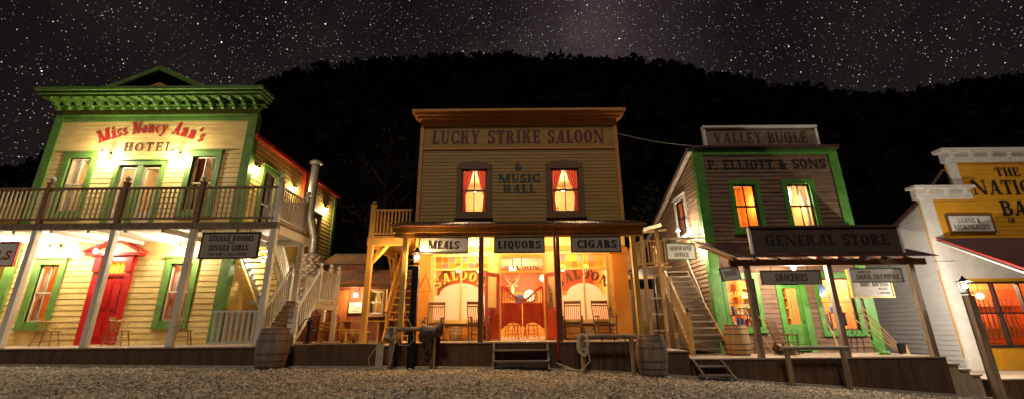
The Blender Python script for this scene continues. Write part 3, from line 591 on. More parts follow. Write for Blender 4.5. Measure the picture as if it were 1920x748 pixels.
# wall lamps
def goose(name,lab,fr,u,z,Wt,c,group,drop=0,b=bulbw,off=.34):
    p=fr(u,0,z); t=thing(name,lab,'wall lamp',p,group); g=G(); a=[fr(u,.02+off*.5*(1-math.cos(i/8*PI)),z+.16+.12*math.sin(i/8*PI)) for i in range(9)]
    g.tube([fr(u,.0,z+.16)]+a,.011,6).tube([fr(u,-.02,z+.16),fr(u,.03,z+.16)],.045,10); g.build('gooseneck_arm',iron,t)
    q=fr(u,off+.02,z); G().lathe([(.02,.15),(.03,.13),(.035,.04),(.03,.035)],q,12).build('lamp_holder',iron,t)
    G().ball((q[0],q[1],q[2]-.02),.06).build('bulb',b,t); r_=fr(u,off+.14,z-.03); light('lamp_light',r_,Wt,c,.06,t); return t
gp='gooseneck lamps on the hotel front'
goose('wall_lamp','lit lamp above the lower left hotel window beside the door',F,-15.25,3.62,40,LW,gp); goose('wall_lamp','lit lamp over the red hotel door',F,-13.6,3.55,34,LW,gp,off=.42); goose('wall_lamp','lit lamp above the lower right hotel window',F,-10.95,3.62,40,LW,gp); goose('wall_lamp','lit lamp far left under the hotel balcony beyond the window',F,-16.95,3.62,40,LW,gp)
goose('wall_lamp','lit lamp under the word Miss on the upper hotel wall',F,-14.45,6.98,44,LW,gp); goose('wall_lamp','lit lamp right of the word hotel on the upper wall',F,-11.95,6.98,44,LW,gp)
def spotl(lab,fr,u,z,Wt):
    p=fr(u,0,z); t=thing('spot_lamp',lab,'wall lamp',p,'small down lights on the hotel side wall')
    G().tube([fr(u,0,z+.06),fr(u,.1,z+.06),fr(u,.12,z)],.015,6).build('bracket',iron,t); q=fr(u,.13,z); G().lathe([(.03,.05),(.05,-.07),(.045,-.07),(.02,.03)],q,12).build('lamp_shade',iron,t); G().ball((q[0],q[1],q[2]-.05),.03).build('bulb',bulbm,t); light('lamp_light',(q[0]+.02,q[1],q[2]-.1),Wt,(1,.78,.42),.03,t)
spotl('small down light nearest the corner on the upper side wall',FR,14.45,6.75,22); spotl('small down light right of the upper side window',FR,17.15,6.85,20); spotl('small down light near the far end of the side wall',FR,20.3,6.85,22)
goose('wall_lamp','lamp lighting the white stairs on the hotel side wall',FR,15.2,3.4,26,(1,.85,.6),gp)
# chimney of river stones with flue
t=thing('stone_chimney','round river stone chimney with bent steel flue beside the hotel','chimney',(-8.75,18.1,.5))
G().lathe([(.44,0),(.44,3.55),(.36,3.62)],(-8.75,18.1,.5),20).build('mortar_core',mortar,t)
g=G(); rr=random.Random(4)
for i in range(26):
    for j in range(11):
        a=(j+.5*(i%2)+rr.uniform(-.15,.15))/11*2*PI; z=.55+i*.137+rr.uniform(-.02,.02); g.ball((-8.75+.45*math.cos(a),18.1+.45*math.sin(a),z),1,7,(.09+rr.random()*.05,.09+rr.random()*.05,.055+rr.random()*.03))
g.build('chimney_stones',stone,t)
g=G().tube([(-8.75,18.2,4.0),(-8.75,18.2,4.9),(-8.72,17.5,5.75),(-8.72,17.45,6.2),(-8.72,17.45,8.05)],.17,18,cap=False); g.build('flue_pipe',steel,t); G().lathe([(.17,0),(.27,.05),(.27,.13),(.17,.18)],(-8.72,17.45,8.0),20).build('flue_cap',steel,t)
# white switchback stairs
T=thing('staircase','white wooden stairs with ball topped posts climbing to hotel balcony','stairs',(-6.5,12.1,.6))
def flight(par,ax,a,b,za,zb,x0,x1,n,m=white,tm=None,riser=False):
    """steps along y from (a,za) to (b,zb) between x0..x1"""
    for i in range(n):
        y=a+(b-a)*(i+.5)/n; z=za+(zb-za)*(i+1)/n; d=abs(b-a)/n*.56
        G().box(x0+.02,x1-.02,y-d,y+d,z-.04,z).build('tread',tm or brownp,par)
    for x in (x0,x1): G().beam((x,a,za+.02),(x,b,zb-.06),.045,.26).build('stringer',m,par)
flight(T,0,11.98,13.2,.6,1.85,-6.9,-6.05,8)
G().box(-8.2,-6.0,13.2,14.7,1.80,1.86).box(-8.2,-7.2,14.7,16.6,1.80,1.86).box(-9.38,-8.2,15.9,16.6,1.80,1.86).build('landing',white,T)
for x,y in ((-6.0,14.6),(-7.2,16.5),(-8.2,16.5)): G().box(x-.06,x+.06,y-.06,y+.06,.58,1.8).build('landing_post',white,T)
G().box(-6.06,-6.0,13.2,14.66,1.62,1.79).build('landing_beam',white,T)
flight(T,0,15.9,13.95,1.85,4.02,-9.25,-8.3,12,tm=offw)
for x in (-6.92,-6.0):
    newel(T,x,12.02,.6,1.62,.1,white,.06); newel(T,x,13.2,1.85,2.83,.1,white,.06)
    railing(T,(x,12.05,.65),(x,13.18,1.85),.08,.95,.115,.035,white,.055)
newel(T,-6.0,13.95,1.85,2.9,.1,white,.06); newel(T,-6.0,14.62,1.85,2.9,.1,white,.06); newel(T,-7.2,16.5,1.85,2.9,.1,white,.06); railing(T,(-6.0,13.25,1.85),(-6.0,13.9,1.85),.08,.93,.1,.035,white,.055); railing(T,(-6.05,14.62,1.85),(-7.15,14.62,1.85),.08,.93,.12,.035,white,.055); railing(T,(-7.2,14.7,1.85),(-7.2,16.45,1.85),.08,.93,.12,.035,white,.055); railing(T,(-6.0,14.0,1.85),(-6.0,14.57,1.85),.08,.93,.12,.035,white,.055)
railing(T,(-8.25,15.8,1.95),(-8.25,14.0,4.0),.08,.93,.12,.035,white,.055); newel(T,-8.25,15.9,1.85,3.0,.1,white,.06); newel(T,-8.0,14.05,4.05,5.0,.1,white,.06); railing(T,(-8.2,13.67,4.06),(-7.0,13.67,4.06),.14,1.05,.12,.035,white,.055)
# captain's chairs
def capchair():
    t=thing('armchair','','chair'); s=.44
    g=G().grid(lambda a,b:((a-.5)*.46,(b-.5)*.44,.44-.02*math.sin(a*PI)*math.sin(b*PI)),6,6); g.box(-.23,.23,-.22,.22,.40,.435); g.build('seat',chairw,t)
    for sx in (-1,1):
        for sy in (-1,1): G().tube([(sx*.17,sy*.16,.41),(sx*.21,sy*.20,.2),(sx*.24,sy*.23,0)],[.018,.022,.014],8).build('leg',chairw,t)
    g=G()
    for z,k in ((.13,.225),(.24,.205)):
        for sx in (-1,1): g.tube([(sx*k,-k+.02,z),(sx*k,k-.02,z)],.010,6)
        g.tube([(-k,-k+.02,z),(k,-k+.02,z)],.010,6); g.tube([(-k,k-.02,z),(k,k-.02,z)],.010,6)
    g.build('stretcher',chairw,t)
    arc_=[(math.cos(a)*.29,math.sin(a)*.25+.0,0) for a in [rad(-35+250*i/18) for i in range(19)]]
    g=G().tube([(p[0],p[1],.70+.05*max(0,p[1]/.25)) for p in arc_],.020,7); g.beam((-.17,.24,.80),(.17,.24,.80),.03,.07); g.build('arm_rail',chairw,t)
    g=G()
    for i,a in enumerate([rad(-20+220*i/10) for i in range(11)]): g.tube([(math.cos(a)*.20,math.sin(a)*.19,.43),(math.cos(a)*.29,math.sin(a)*.25,.71+.04*max(0,math.sin(a)))],.009,6)
    g.build('spindles',chairw,t); return t
ch0=capchair(); ch0['group']='wooden armchairs on the hotel porch'
for i,(x,y,rz_,lab) in enumerate([(-14.15,13.35,1.2,'yellowish wooden armchair left of the red door'),(-11.95,13.3,1.25,'yellowish wooden armchair just right of the red door'),(-10.05,13.35,1.1,'yellowish wooden armchair beside the hotel corner board')]):
    o=ch0 if i==0 else dup(ch0); o.location=(x,y,.6); o.rotation_euler=(0,0,-rz_+PI); o['label']=lab
# hanging signs
def hsign(name,lab,x0,x1,z0,z1,y,board,rows,frame=None,group=None,zt=None,lm=letbk,ry=0,fw=.035):
    """rows: (text,u0,u1,z,h,opts)"""
    t=thing(name,lab,'sign',((x0+x1)/2,y,z0),group); fr=front(y); g=G().box(x0,x1,-.04,0,z0,z1,fr); g.build('board',board,t)
    if frame: g=G(); g.box(x0-fw,x0,-.05,.02,z0-fw,z1+fw,fr).box(x1,x1+fw,-.05,.02,z0-fw,z1+fw,fr).box(x0,x1,-.05,.02,z1,z1+fw,fr).box(x0,x1,-.05,.02,z0-fw,z0,fr); g.build('frame',frame,t)
    if zt: g=G(); [g.tube([(u,y+.02,z1+.0),(u,y+.02,zt)],.008,5) for u in (x0+(x1-x0)*.18,x1-(x1-x0)*.18)]; g.build('hanger',iron,t)
    for s_,a,b,z,h,o_ in rows: words(s_,flat(fr,z,.004),a,b,h,'lettering',lm,t,**o_)
    if ry: t.rotation_euler=(0,0,ry)
    return t
sl=dict(T=.24,t=.12,s=.06,h=.12)
ss=dict(T=.2,t=.13,s=.0,h=.13)
hsign('hanging_sign','dark wooden sign about single rooms hanging under the hotel balcony',-8.98,-7.36,3.02,3.72,11.97,signg,[('SINGLE ROOMS',-8.8,-7.5,3.5,.16,sl),('FOR',-8.24,-8.06,3.42,.05,ss),('SINGLE GIRLS',-8.75,-7.62,3.22,.16,sl),('NO MEN ALLOWED',-8.75,-7.62,3.07,.09,ss)],frame=signd,zt=3.86)
hsign('hanging_sign','white meals sign with red border at the far left porch edge',-15.78,-14.33,2.85,3.5,12.0,signw,[('MEALS',-15.62,-14.45,3.02,.26,ss)],frame=red,zt=3.86,lm=letred)
# ------------------------------------------------------------------ SALOON
LO=(1,.60,.24); LO2=(1,.72,.42)
A=thing('saloon','saloon with tall ochre false front and iron veranda roof','building',(0.3,13.6,.66))
F=front(13.6); sx0,sx1=-3.2,3.72
uw=[(-1.72,-.86,4.72,6.25),(1.34,2.29,4.72,6.25)]
g=clap(G(),F,sx0+.1,sx1-.1,4.4,7.02,uw,pitch=.125,d=.014); wallplate(g,F,sx0+.03,sx1-.03,3.5,7.9,uw); g.build('upper_wall',cream2,A)
G().box(sx0+.1,sx1-.1,-.02,.02,7.04,7.9,F).build('name_board',cream2,A)
osu=mat('ochre_trim_paint',(.62,.28,.07),(.50,.21,.05)); shd=mat('taupe_paint',(.20,.105,.05))
G().box(sx0-.02,sx0+.1,-.1,.06,3.9,7.9,F).build('corner_board',osu,A); G().box(sx1-.1,sx1+.02,-.1,.06,3.9,7.9,F).build('corner_board',osu,A)
G().box(sx0+.1,sx1-.1,.0,.05,6.98,7.05,F).build('string_course',osu,A)
g=G(); g.box(sx0-.02,sx1+.02,-.1,.09,7.9,8.12,F); g.box(sx0-.12,sx1+.14,-.15,.2,8.12,8.2,F); g.box(sx0-.2,sx1+.22,-.2,.34,8.2,8.27,F); g.box(sx0-.27,sx1+.29,-.25,.45,8.27,8.35,F); g.build('cornice',osu,A)
k=dict(T=.25,t=.12,s=.06,h=.12,spur=.07)
text(G(),'LUCKY',flat(F,7.2,.024),-2.8,-1.12,.52,**k).build('saloon_name_lettering',letmar,A); text(G(),'STRIKE',flat(F,7.2,.024),-.84,1.02,.52,**k).build('saloon_name_lettering',letmar,A); text(G(),'SALOON',flat(F,7.2,.024),1.28,3.27,.52,**k).build('saloon_name_lettering',letmar,A)
k=dict(T=.27,t=.12,s=.05,h=.12)
text(G(),'&',flat(F,6.2,.02),.11,.37,.28,**k).build('lettering',letgr,A); text(G(),'MUSIC',flat(F,5.76,.02),-.46,.95,.31,**k).build('lettering',letgr,A); text(G(),'HALL',flat(F,5.38,.02),-.3,.8,.30,**k).build('lettering',letgr,A)
for i,(a,b,z0,z1) in enumerate(uw):
    window(A,F,a,b,z0,z1,cas=.17,trim=shd,sash=shd,curt=curred,apex=.14,recess=.04); room(A,F,a-.8,b+.8,4.1,6.45,2.6,iyel,22,(1,.70,.36),lp=F((a+b)/2,-1.3,5.9))
    t=thing('hanging_bulb','bare lit bulb hanging inside the %s upper saloon window'%('left','right')[i],'lamp',F((a+b)/2-.02,-.5,5.62),'bulbs in the upper saloon windows'); q=F((a+b)/2-.02,-.5,5.62); G().ball(q,.045).build('bulb',glow('window_bulb_glow',(1,.85,.6),60) if i==0 else bpy.data.materials['window_bulb_glow'],t); G().tube([(q[0],q[1],q[2]+.04),(q[0],q[1],6.44)],.006,5).build('cord',iron,t)
    t=thing('picture_frame' if i else 'sideboard','dark framed picture on the wall inside the right upper window' if i else 'dark glazed cabinet inside the left upper saloon window','picture' if i else 'cabinet',F(a+.5,-2.5,4.9))
    if i: G().box(1.55,1.85,-2.58,-2.54,5.2,5.6,F).build('frame',dpost,t); G().box(1.59,1.81,-2.54,-2.535,5.24,5.56,F).build('picture',tin2,t)
    else:
        G().box(-1.6,-.75,-2.58,-2.3,4.2,5.25,F).build('cabinet_body',dpost,t); g=G(); [g.box(-1.55+.41*q_,-1.2+.41*q_,-2.3,-2.285,4.75,5.2,F) for q_ in (0,1)]; g.build('cabinet_glass',tin2,t)
# body behind the false front
G().box(sx0+.12,sx1-.1,19.2,20.5,.5,6.6).build('rear_body',cream2,A)
g=G().box(sx0+.02,sx0+.12,13.75,20.5,.5,6.6); g.build('side_wall',cream2,A); G().box(sx1-.12,sx1-.02,13.75,20.5,.5,6.6).build('side_wall',white,A)
G().add([(sx0-.1,13.8,6.62),(sx1+.1,13.8,6.62),(sx1+.1,20.6,6.7),(sx0-.1,20.6,6.7)],[(0,1,2,3)]).build('roof',iror,A)
# veranda roof
g=G(); fr3=lambda u,t,h:(u,13.58-t*1.83,4.42-.52*t+h)
corrug(g,fr3,-3.5,3.85,1); g.build('veranda_roof',iror,A,rec=False)
g=G().box(-3.45,3.8,11.9,11.97,3.68,3.84).box(-3.42,3.78,11.98,12.06,3.55,3.72); g.build('veranda_fascia',ywood,A); g=G().tube([(-3.5,11.79,3.87),(3.88,11.79,3.85)],.036,8); g.build('gutter',mat('rust_brown_gutter',(.26,.09,.035)),A)
G().box(-3.3,3.65,12.0,13.55,3.84,3.87).build('veranda_ceiling',mat('veranda_cream',(.72,.52,.25)),A)
for i,x in enumerate((-3.1,-.9,1.29,3.5)): G().box(x-.07,x+.07,11.98,12.12,.66,3.56).build('veranda_post',ywood if i in (0,3) else dpost,A,bev=.008)
G().tube([(1.21,11.9,3.8),(1.21,11.9,.55),(1.22,11.93,.2)],.04,8).build('downpipe',mat('oxblood_pipe',(.25,.02,.015)),A)
# ground floor front: openings
wl=(-2.56,-.74,1.22,3.30); wr=(1.50,3.06,1.20,3.36); do=(-.40,1.0,.66,3.26)
g=wallplate(G(),F,sx0+.03,sx1-.03,.66,3.5,[wl,wr,do],-.14,0); g.build('ground_floor_wall',mat('saloon_cream_trim',(.70,.50,.20),(.6,.42,.16)),A)
for a,b in ((-3.16,-2.64),(3.2,3.68)):
    g=G().box(a,b,.0,.12,.66,3.3,F).box(a-.04,b+.04,.0,.16,.66,.84,F).box(a-.05,b+.05,.0,.17,3.3,3.38,F).box(a-.03,b+.03,.0,.14,3.38,3.5,F); g.build('pilaster',orange,A)
G().box(-2.6,3.15,.0,.05,3.42,3.56,F).box(-2.56,-.74,.0,.04,.7,1.05,F).box(1.5,3.1,0,.04,.7,1.05,F).build('fascia_panel',orange,A)
G().box(-3.15,3.66,.05,.1,3.56,3.84,F).build('header_board',mat('saloon_header',(.74,.52,.18)),A)
for wi,(a,b,z0,z1) in enumerate((wl,wr)):
    zt=2.83; um=(a+b)/2; g=G(); e=.06
    g.box(a,a+e,-.1,.02,z0,z1,F).box(b-e,b,-.1,.02,z0,z1,F).box(a+e,b-e,-.1,.02,z0,z0+e,F).box(a+e,b-e,-.1,.02,z1-e,z1,F).box(a+e,b-e,-.1,.015,zt-.03,zt+.04,F).box(um-.025,um+.025,-.1,.012,z0+e,zt-.03,F).box(um-.025,um+.025,-.1,.012,zt+.04,z1-e,F).box(a-.06,b+.06,0,.1,z0-.06,z0,F)
    nx=8
    for i in range(1,nx):
        if i!=nx//2: x=a+e+(b-a-2*e)*i/nx; g.box(x-.008,x+.008,-.06,-.03,zt+.04,z1-e,F)
    zq=(zt+.04+z1-e)/2
    for p_,q_ in ((a+e,um-.025),(um+.025,b-e)): g.box(p_,q_,-.055,-.035,zq-.008,zq+.008,F)
    sw=g.build('shop_window',mat('window_frame_yellow',(.72,.50,.18)) if wi==0 else bpy.data.materials['window_frame_yellow'],A)
    seq=[3,3,2,1,2,1,2,1,1,2,1,3,1,2,3,1] if wi==0 else [2,1,1,2,1,2,1,1,1,1,3,1,1,3,1,1]
    for j in range(2):
        for i in range(nx):
            x0=a+e+(b-a-2*e)*i/nx+.009; x1=a+e+(b-a-2*e)*(i+1)/nx-.009; y0,y1=(zq+.009,z1-e) if j==0 else (zt+.04,zq-.009)
            G().add([F(x0,-.045,y0),F(x1,-.045,y0),F(x1,-.045,y1),F(x0,-.045,y1)],[(0,1,2,3)]).build('stained_pane',(st1,st2,st3)[seq[(1-j)*8+i if 0 else j*8+i]-1],sw)
    # frosted film with a round top
    G().add([F(a+e,-.05,z0+e),F(b-e,-.05,z0+e),F(b-e,-.05,zt-.03),F(a+e,-.05,zt-.03)],[(0,1,2,3)]).build('pane',glass,sw)
    zf=2.02 if wi==0 else 2.0; rr_=(b-a)/2-.22; pl=[F(a+e,-.056,z0+e),F(b-e,-.056,z0+e),F(b-e,-.056,zf),F(um+rr_,-.056,zf)]+[F(um+rr_*math.cos(rad(t_)),-.056,zf+.38*math.sin(rad(t_))) for t_ in range(10,180,10)]+[F(um-rr_,-.056,zf),F(a+e,-.056,zf)]
    G().add(pl,[tuple(range(len(pl)))]).build('frosted_film',frost,sw)
    rad0=1.05; lk=dict(T=.26,t=.12,s=.06,h=.12,spur=.05,sp=.16)
    (arct(G(),'SALOON',F,um-.005,2.165-.72,rad0,-.0495,-43,43,.33,**dict(lk,T=.32,t=.17)).build('lettering_outline',letbk,sw) if wi==0 else None); arct(G(),'SALOON',F,um-.02,2.18-.72,rad0,-.045,-43,43,.30,**lk).build('window_lettering',letyel if wi==0 else letbr,sw)
# doors
g=G(); g.box(-.46,-.38,-.12,.05,.66,3.3,F).box(.98,1.06,-.12,.05,.66,3.3,F).box(-.38,.98,-.12,.05,3.2,3.3,F).box(-.38,.98,-.12,.05,2.70,2.78,F).box(.27,.31,-.1,.0,2.78,3.2,F); df=g.build('door_frame',ywood,A)
g=G(); 
for a,b in ((-.38,.27),(.31,.98)): g.add([F(a,-.05,2.78),F(b,-.05,2.78),F(b,-.05,3.2),F(a,-.05,3.2)],[(0,1,2,3)])
g.build('pane',glass,df)
text(G(),'SALOON',flat(F,2.83,-.045),-.25,.85,.12,**sl).build('window_lettering',letbr,df)
def openleaf(hx,sgn):
    # half glazed leaf swung outwards
    a=rad(52); ux,uy=sgn*math.cos(a),-math.sin(a); nx_,ny_=-uy*sgn,ux*sgn
    fr=lambda u,n,z:(hx+ux*u+nx_*n*.0+(-uy)*n*sgn, 13.56+uy*u+(ux*n*sgn),z)
    g=G(); g.box(0,.10,-.02,.02,.70,2.68,fr).box(.54,.64,-.02,.02,.70,2.68,fr).box(.1,.54,-.02,.02,2.56,2.68,fr).box(.1,.54,-.02,.02,.7,.9,fr).box(.1,.54,-.02,.02,1.5,1.62,fr).box(.1,.54,-.008,.008,.9,1.5,fr); l=g.build('glazed_door',redwood,A)
    G().add([fr(.1,0,1.62),fr(.54,0,1.62),fr(.54,0,2.56),fr(.1,0,2.56)],[(0,1,2,3)]).build('pane',glass,l); G().ball(fr(.58,.04,1.5),.03).build('handle',iron,l); return l
openleaf(-.44,-1); openleaf(1.04,1)
def batwing(a,b,hi):
    # hi: x of the high side (hinge)
    g=G(); n=16
    f=lambda t:(t if hi==a else 1-t)
    for i in range(n):
        p,q=a+(b-a)*i/n,a+(b-a)*(i+1)/n; tp=lambda x:2.30-.42*(lambda t:t*t*(3-2*t))(f((x-a)/(b-a))); bt=lambda x:.98+.16*math.sin(PI*f((x-a)/(b-a))*1.0)*(1)+.10*f((x-a)/(b-a))-.02
        g.prism([(p,tp(p)-.075),(q,tp(q)-.075),(q,tp(q)),(p,tp(p))],-.02,.02,F)
        g.prism([(p,bt(p)),(q,bt(q)),(q,1.76),(p,1.76)],-.012,.012,F)
    g.box(a,a+.05,-.021,.021,1.05,1.9 if hi!=a else 2.25,F); g.box(b-.05,b,-.021,.021,1.05,1.9 if hi!=b else 2.25,F); g.box(a+.05,b-.05,-.022,.022,1.70,1.77,F)
    d=g.build('swing_door',redwood,A)
    for i in range(6):
        x=a+.1+(b-a-.2)*i/5; G().tube([F(x,0,1.76),F(x,0,2.24-.42*(lambda t:t*t*(3-2*t))(f((x-a)/(b-a))))],.011,6).build('spindle',redwood,d)
    g=G()
    for i in range(7): x=a+.08+i*.075; g.beam(F(x,.014,1.15),F(min(x+.25,b-.06),.014,1.15+min(.25,b-.06-x)*1.5),.008,.006,(0,1,0))
    g.build('panel_moulding',redwood,d)
batwing(-.37,.28,-.37); batwing(.31,.97,.97)
# saloon hall
room(A,F,-3.0,3.52,.66,3.5,5.2,iwall,48,LO2,lp=F(-1.4,-2.4,2.9),n0=-.15); light('room_light',F(2.3,-2.2,2.9),45,LO2,.08,A); light('room_light',F(.3,-3.8,2.7),28,LO2,.08,A)
G().box(-3.0,3.5,-5.18,-5.12,2.55,3.5,F).build('red_frieze',ired,A)
for i,(x,n,z,lab) in enumerate(((-1.9,-1.2,3.0,'glowing lamp behind the left stained glass panes'),(-1.15,-1.2,2.98,'glowing lamp behind the left window nearer the door'),(.0,-1.5,3.02,'glowing lamp inside above the swing doors'),(1.1,-1.7,2.72,'glowing lamp inside seen at the right door leaf'),(1.75,-1.2,3.02,'glowing lamp behind the right stained glass panes at left'),(2.55,-1.2,3.02,'glowing lamp behind the right stained glass panes at right'))):
    q=F(x,n,z); t=thing('ceiling_lamp',lab,'ceiling lamp',q,'globe lamps inside the saloon'); G().ball(q,.12).build('glass_globe',globem,t); G().tube([(q[0],q[1],q[2]+.12),(q[0],q[1],3.5)],.012,6).build('rod',iron,t)
# mounted trophies and a mirror inside
t=thing('mounted_deer_head','pale mounted deer head on the wall above the swing doors','trophy',F(-.02,-5.1,2.5)); q=F(-.02,-4.7,2.5)
G().tube([F(-.02,-5.1,2.35),F(-.02,-4.9,2.45),F(-.02,-4.75,2.65)],[.16,.13,.10],10).build('neck',skin_hide,t)
hd=G().tube([F(-.02,-4.82,2.78),F(-.02,-4.62,2.62),F(-.02,-4.45,2.35),F(-.02,-4.40,2.25)],[.06,.11,.06,.04],10).build('head',skin_hide,t)
for sx in (-1,1):
    G().tube([F(-.02+sx*.05,-4.8,2.8),F(-.02+sx*.22,-4.75,2.95),F(-.02+sx*.32,-4.7,3.2)],[.022,.018,.008],6).tube([F(-.02+sx*.2,-4.75,2.93),F(-.02+sx*.1,-4.65,3.12)],[.015,.006],6).build('antler',bone,t); G().ball(F(-.02+sx*.16,-4.75,2.74),.05,8,(1.4,.5,.7)).build('ear',skin_hide,hd)
t=thing('wall_mirror','round bright mirror behind the swing doors','mirror',F(.7,-5,2.3)); G().lathe([(.3,0),(.3,.04)],(.72,13.6+5.05,2.35),20,'y').build('mirror_frame',dpost,t); G().lathe([(.25,0),(.25,.02)],(.72,13.6+5.02,2.35),20,'y').build('mirror_glass',signw,t)
t=thing('notice_plate','round dark and white plate on the back wall of the saloon','plate',F(.25,-5,2.2)); G().lathe([(.2,0),(.2,.03)],(.28,13.6+5.08,2.2),18,'y').build('plate',blue,t)
def windsor():
    t=thing('dining_chair','','chair'); G().box(-.2,.2,-.2,.2,.42,.46).build('seat',chairw,t,bev=.01)
    for sx in (-1,1):
        for sy in (-1,1): G().tube([(sx*.15,sy*.15,.42),(sx*.2,sy*.2,0)],[.02,.014],6).build('leg',chairw,t)
    g=G().tube([(-.17,.18,.46),(-.19,.24,.8),(0,.26,.92),(.19,.24,.8),(.17,.18,.46)],.016,6)
    for i in range(4): g.tube([(-.12+.08*i,.18,.46),(-.12+.08*i,.25,.88)],.008,5)
    g.build('backrest',chairw,t); g=G()
    for z in (.15,.28): g.tube([(-.18,-.18,z),(.18,-.18,z)],.01,5); g.tube([(-.18,.18,z),(.18,.18,z)],.01,5); g.tube([(-.18,-.18,z),(-.18,.18,z)],.01,5); g.tube([(.18,-.18,z),(.18,.18,z)],.01,5)
    g.build('stretcher',chairw,t); return t
wc=windsor(); wc['group']='chairs inside the saloon behind the swing doors'
for i,(x,y,a,lab) in enumerate(((-.05,15.2,.3,'wooden chair inside, left below the swing doors'),(.22,16.0,2.6,'wooden chair inside, behind the middle of the swing doors'),(.62,15.0,-.4,'wooden chair inside, under the right swing door'))):
    o=wc if i==0 else dup(wc); o.location=(x,y,.66); o.rotation_euler=(0,0,a); o['label']=lab
# steps
t=thing('wooden_steps','small open plank steps up to the saloon doors','steps',(.2,11.6,-.05))
for x in (-.52,.92): G().beam((x,11.99,.60),(x,11.62,-.03),.05,.12,(0,1,0)).build('stringer',wwh,t)
for z,y in ((.47,11.88),(.21,11.72)): G().box(-.54,.94,y-.12,y+.10,z-.035,z).build('tread',wwh,t)
# signs
for s_,a,b,ta,tb,m_,fm,lab in (('MEALS',-2.66,-1.30,-2.42,-1.54,signw,signd,'white board lettered meals hanging at the left of the saloon veranda'),('LIQUORS',-.5,.9,-.42,.82,signg,signd,'grey board lettered liquors hanging over the saloon doors'),('CIGARS',1.71,3.09,1.86,3.0,signg,signd,'grey board lettered cigars hanging at the right of the saloon veranda')):
    hsign('hanging_sign',lab,a,b,3.10,3.52,11.93,m_,[(s_,ta,tb,3.20,.23,dict(T=.28,t=.13,s=.05,h=.13))],frame=fm,zt=3.7,group='boards hanging from the saloon veranda',lm=letbk,fw=.03)
def bulbthing(name,lab,q,Wt,c,bm=bulbm,grp=None,r=.05,base=None,off=(0,-.02,-.12)):
    t=thing(name,lab,'lamp',q,grp); G().ball(q,r).build('bulb',bm,t); G().tube([(q[0],q[1],q[2]+r*.8),(q[0],q[1],q[2]+r+.06)],.03,8).build('socket',iron,t); light('lamp_light',(q[0]+off[0],q[1]+off[1],q[2]+off[2]),Wt,c,.05,t); return t
bulbthing('veranda_bulb','bright bare bulb over the right end of the meals sign',(-1.32,12.3,3.72),42,LO,grp='bare bulbs under the saloon veranda',r=.07); bulbthing('veranda_bulb','bright bare bulb over the left end of the cigars sign',(1.72,12.3,3.72),42,LO,grp='bare bulbs under the saloon veranda',r=.07)
bulbthing('veranda_bulb','dimmer bulb against the header behind the meals sign',(-1.15,13.2,3.66),20,LO)
# rocking chairs
def rocker():
    t=thing('rocking_chair','','rocking chair'); g=G().box(-.25,.25,-.24,.22,.40,.43).build('seat',rockw,t,bev=.008)
    for sx in (-1,1):
        G().tube([(sx*.27,-.24,.06),(sx*.27,-.25,.42),(sx*.28,-.26,.64)],.018,7).build('leg',rockw,t); G().tube([(sx*.24,.22,.05),(sx*.24,.23,.45),(sx*.25,.34,.85),(sx*.25,.42,1.16)],[.02,.02,.018,.016],7).build('back_post',rockw,t)
        G().tube([(sx*.265,-.42+.94*i/12,.02+.11*((i-5)/6)**2) for i in range(13)],.017,6).build('rocker',rockw,t); G().tube([(sx*.28,-.30,.66),(sx*.28,-.1,.665),(sx*.25,.26,.67)],[.028,.022,.018],7).build('armrest',rockw,t)
    g=G()
    for i in range(7): x=-.18+.06*i; g.beam((x,.23,.5),(x,.385,1.02),.018,.012)
    g.build('back_slats',rockw,t); [G().beam((-.25,y_,z_),(.25,y_,z_),.02,h_).build('back_rail',rockw,t) for y_,z_,h_ in ((.415,1.10,.09),(.385,1.0,.04),(.24,.5,.04))]
    g=G(); [g.tube([(-.27,-.245,z),(.27,-.245,z)],.011,6) for z in (.18,.30)]; [g.tube([(-.24,.22,z),(.24,.22,z)],.011,6) for z in (.2,)]; g.build('stretcher',rockw,t); return t
rk=rocker(); rk['group']='high backed rocking chairs on the boardwalks'
for i,(x,y,a,lab) in enumerate(((-2.33,13.05,.1,'dark slatted rocking chair at the left saloon window, left of the small keg'),(-1.02,12.9,.35,'dark slatted rocking chair just left of the saloon doors'),(1.78,13.0,-.15,'dark slatted rocking chair right of the saloon doors'),(2.72,13.0,.12,'dark slatted rocking chair nearest the right corner of the saloon'))):
    o=rk if i==0 else dup(rk); o.location=(x,y,.66); o.rotation_euler=(0,0,a); o['label']=lab
# barrels
def barrel(name,lab,x,y,z,h,r,m,n=26,grp=None):
    t=thing(name,lab,'barrel',(x,y,z),grp); R_=lambda u:r*(1-.17*(2*u-1)**2)
    g=G(); V=[];pr=[(R_(i/12)-0,h*i/12) for i in range(13)]
    for k in range(n):
        a0,a1=2*PI*k/n+.012,2*PI*(k+1)/n-.012; j=len(g.v); P=[]
        for rr_,zz in pr: P+=[(x+rr_*math.cos(a0),y+rr_*math.sin(a0),z+zz),(x+rr_*1.004*math.cos((a0+a1)/2),y+rr_*1.004*math.sin((a0+a1)/2),z+zz),(x+rr_*math.cos(a1),y+rr_*math.sin(a1),z+zz)]
        F_=[]
        for i in range(12):
            for q in (0,1): F_.append((3*i+q,3*i+q+1,3*i+4+q,3*i+3+q))
        g.add(P,F_,True)
    g.lathe([(pr[0][0]*.985,.01)]+[(a*.985,b) for a,b in pr[1:-1]]+[(pr[-1][0]*.985,h-.005),(pr[-1][0]*.9,h-.005),(pr[-1][0]*.9,h-.04),(.001,h-.04)],(x,y,z),n); g.build('barrel_staves',m,t,rec=False)
    for u in (.02,.16,.34,.66,.84,.96):
        w=.04*h; a=R_(u)+.005;b=R_(min(1,u+w/h))+.005; G().lathe([(a-.004,h*u),(a,h*u),(b,h*u+w),(b-.004,h*u+w)],(x,y,z),30).build('hoop',hoop,t)
    return t
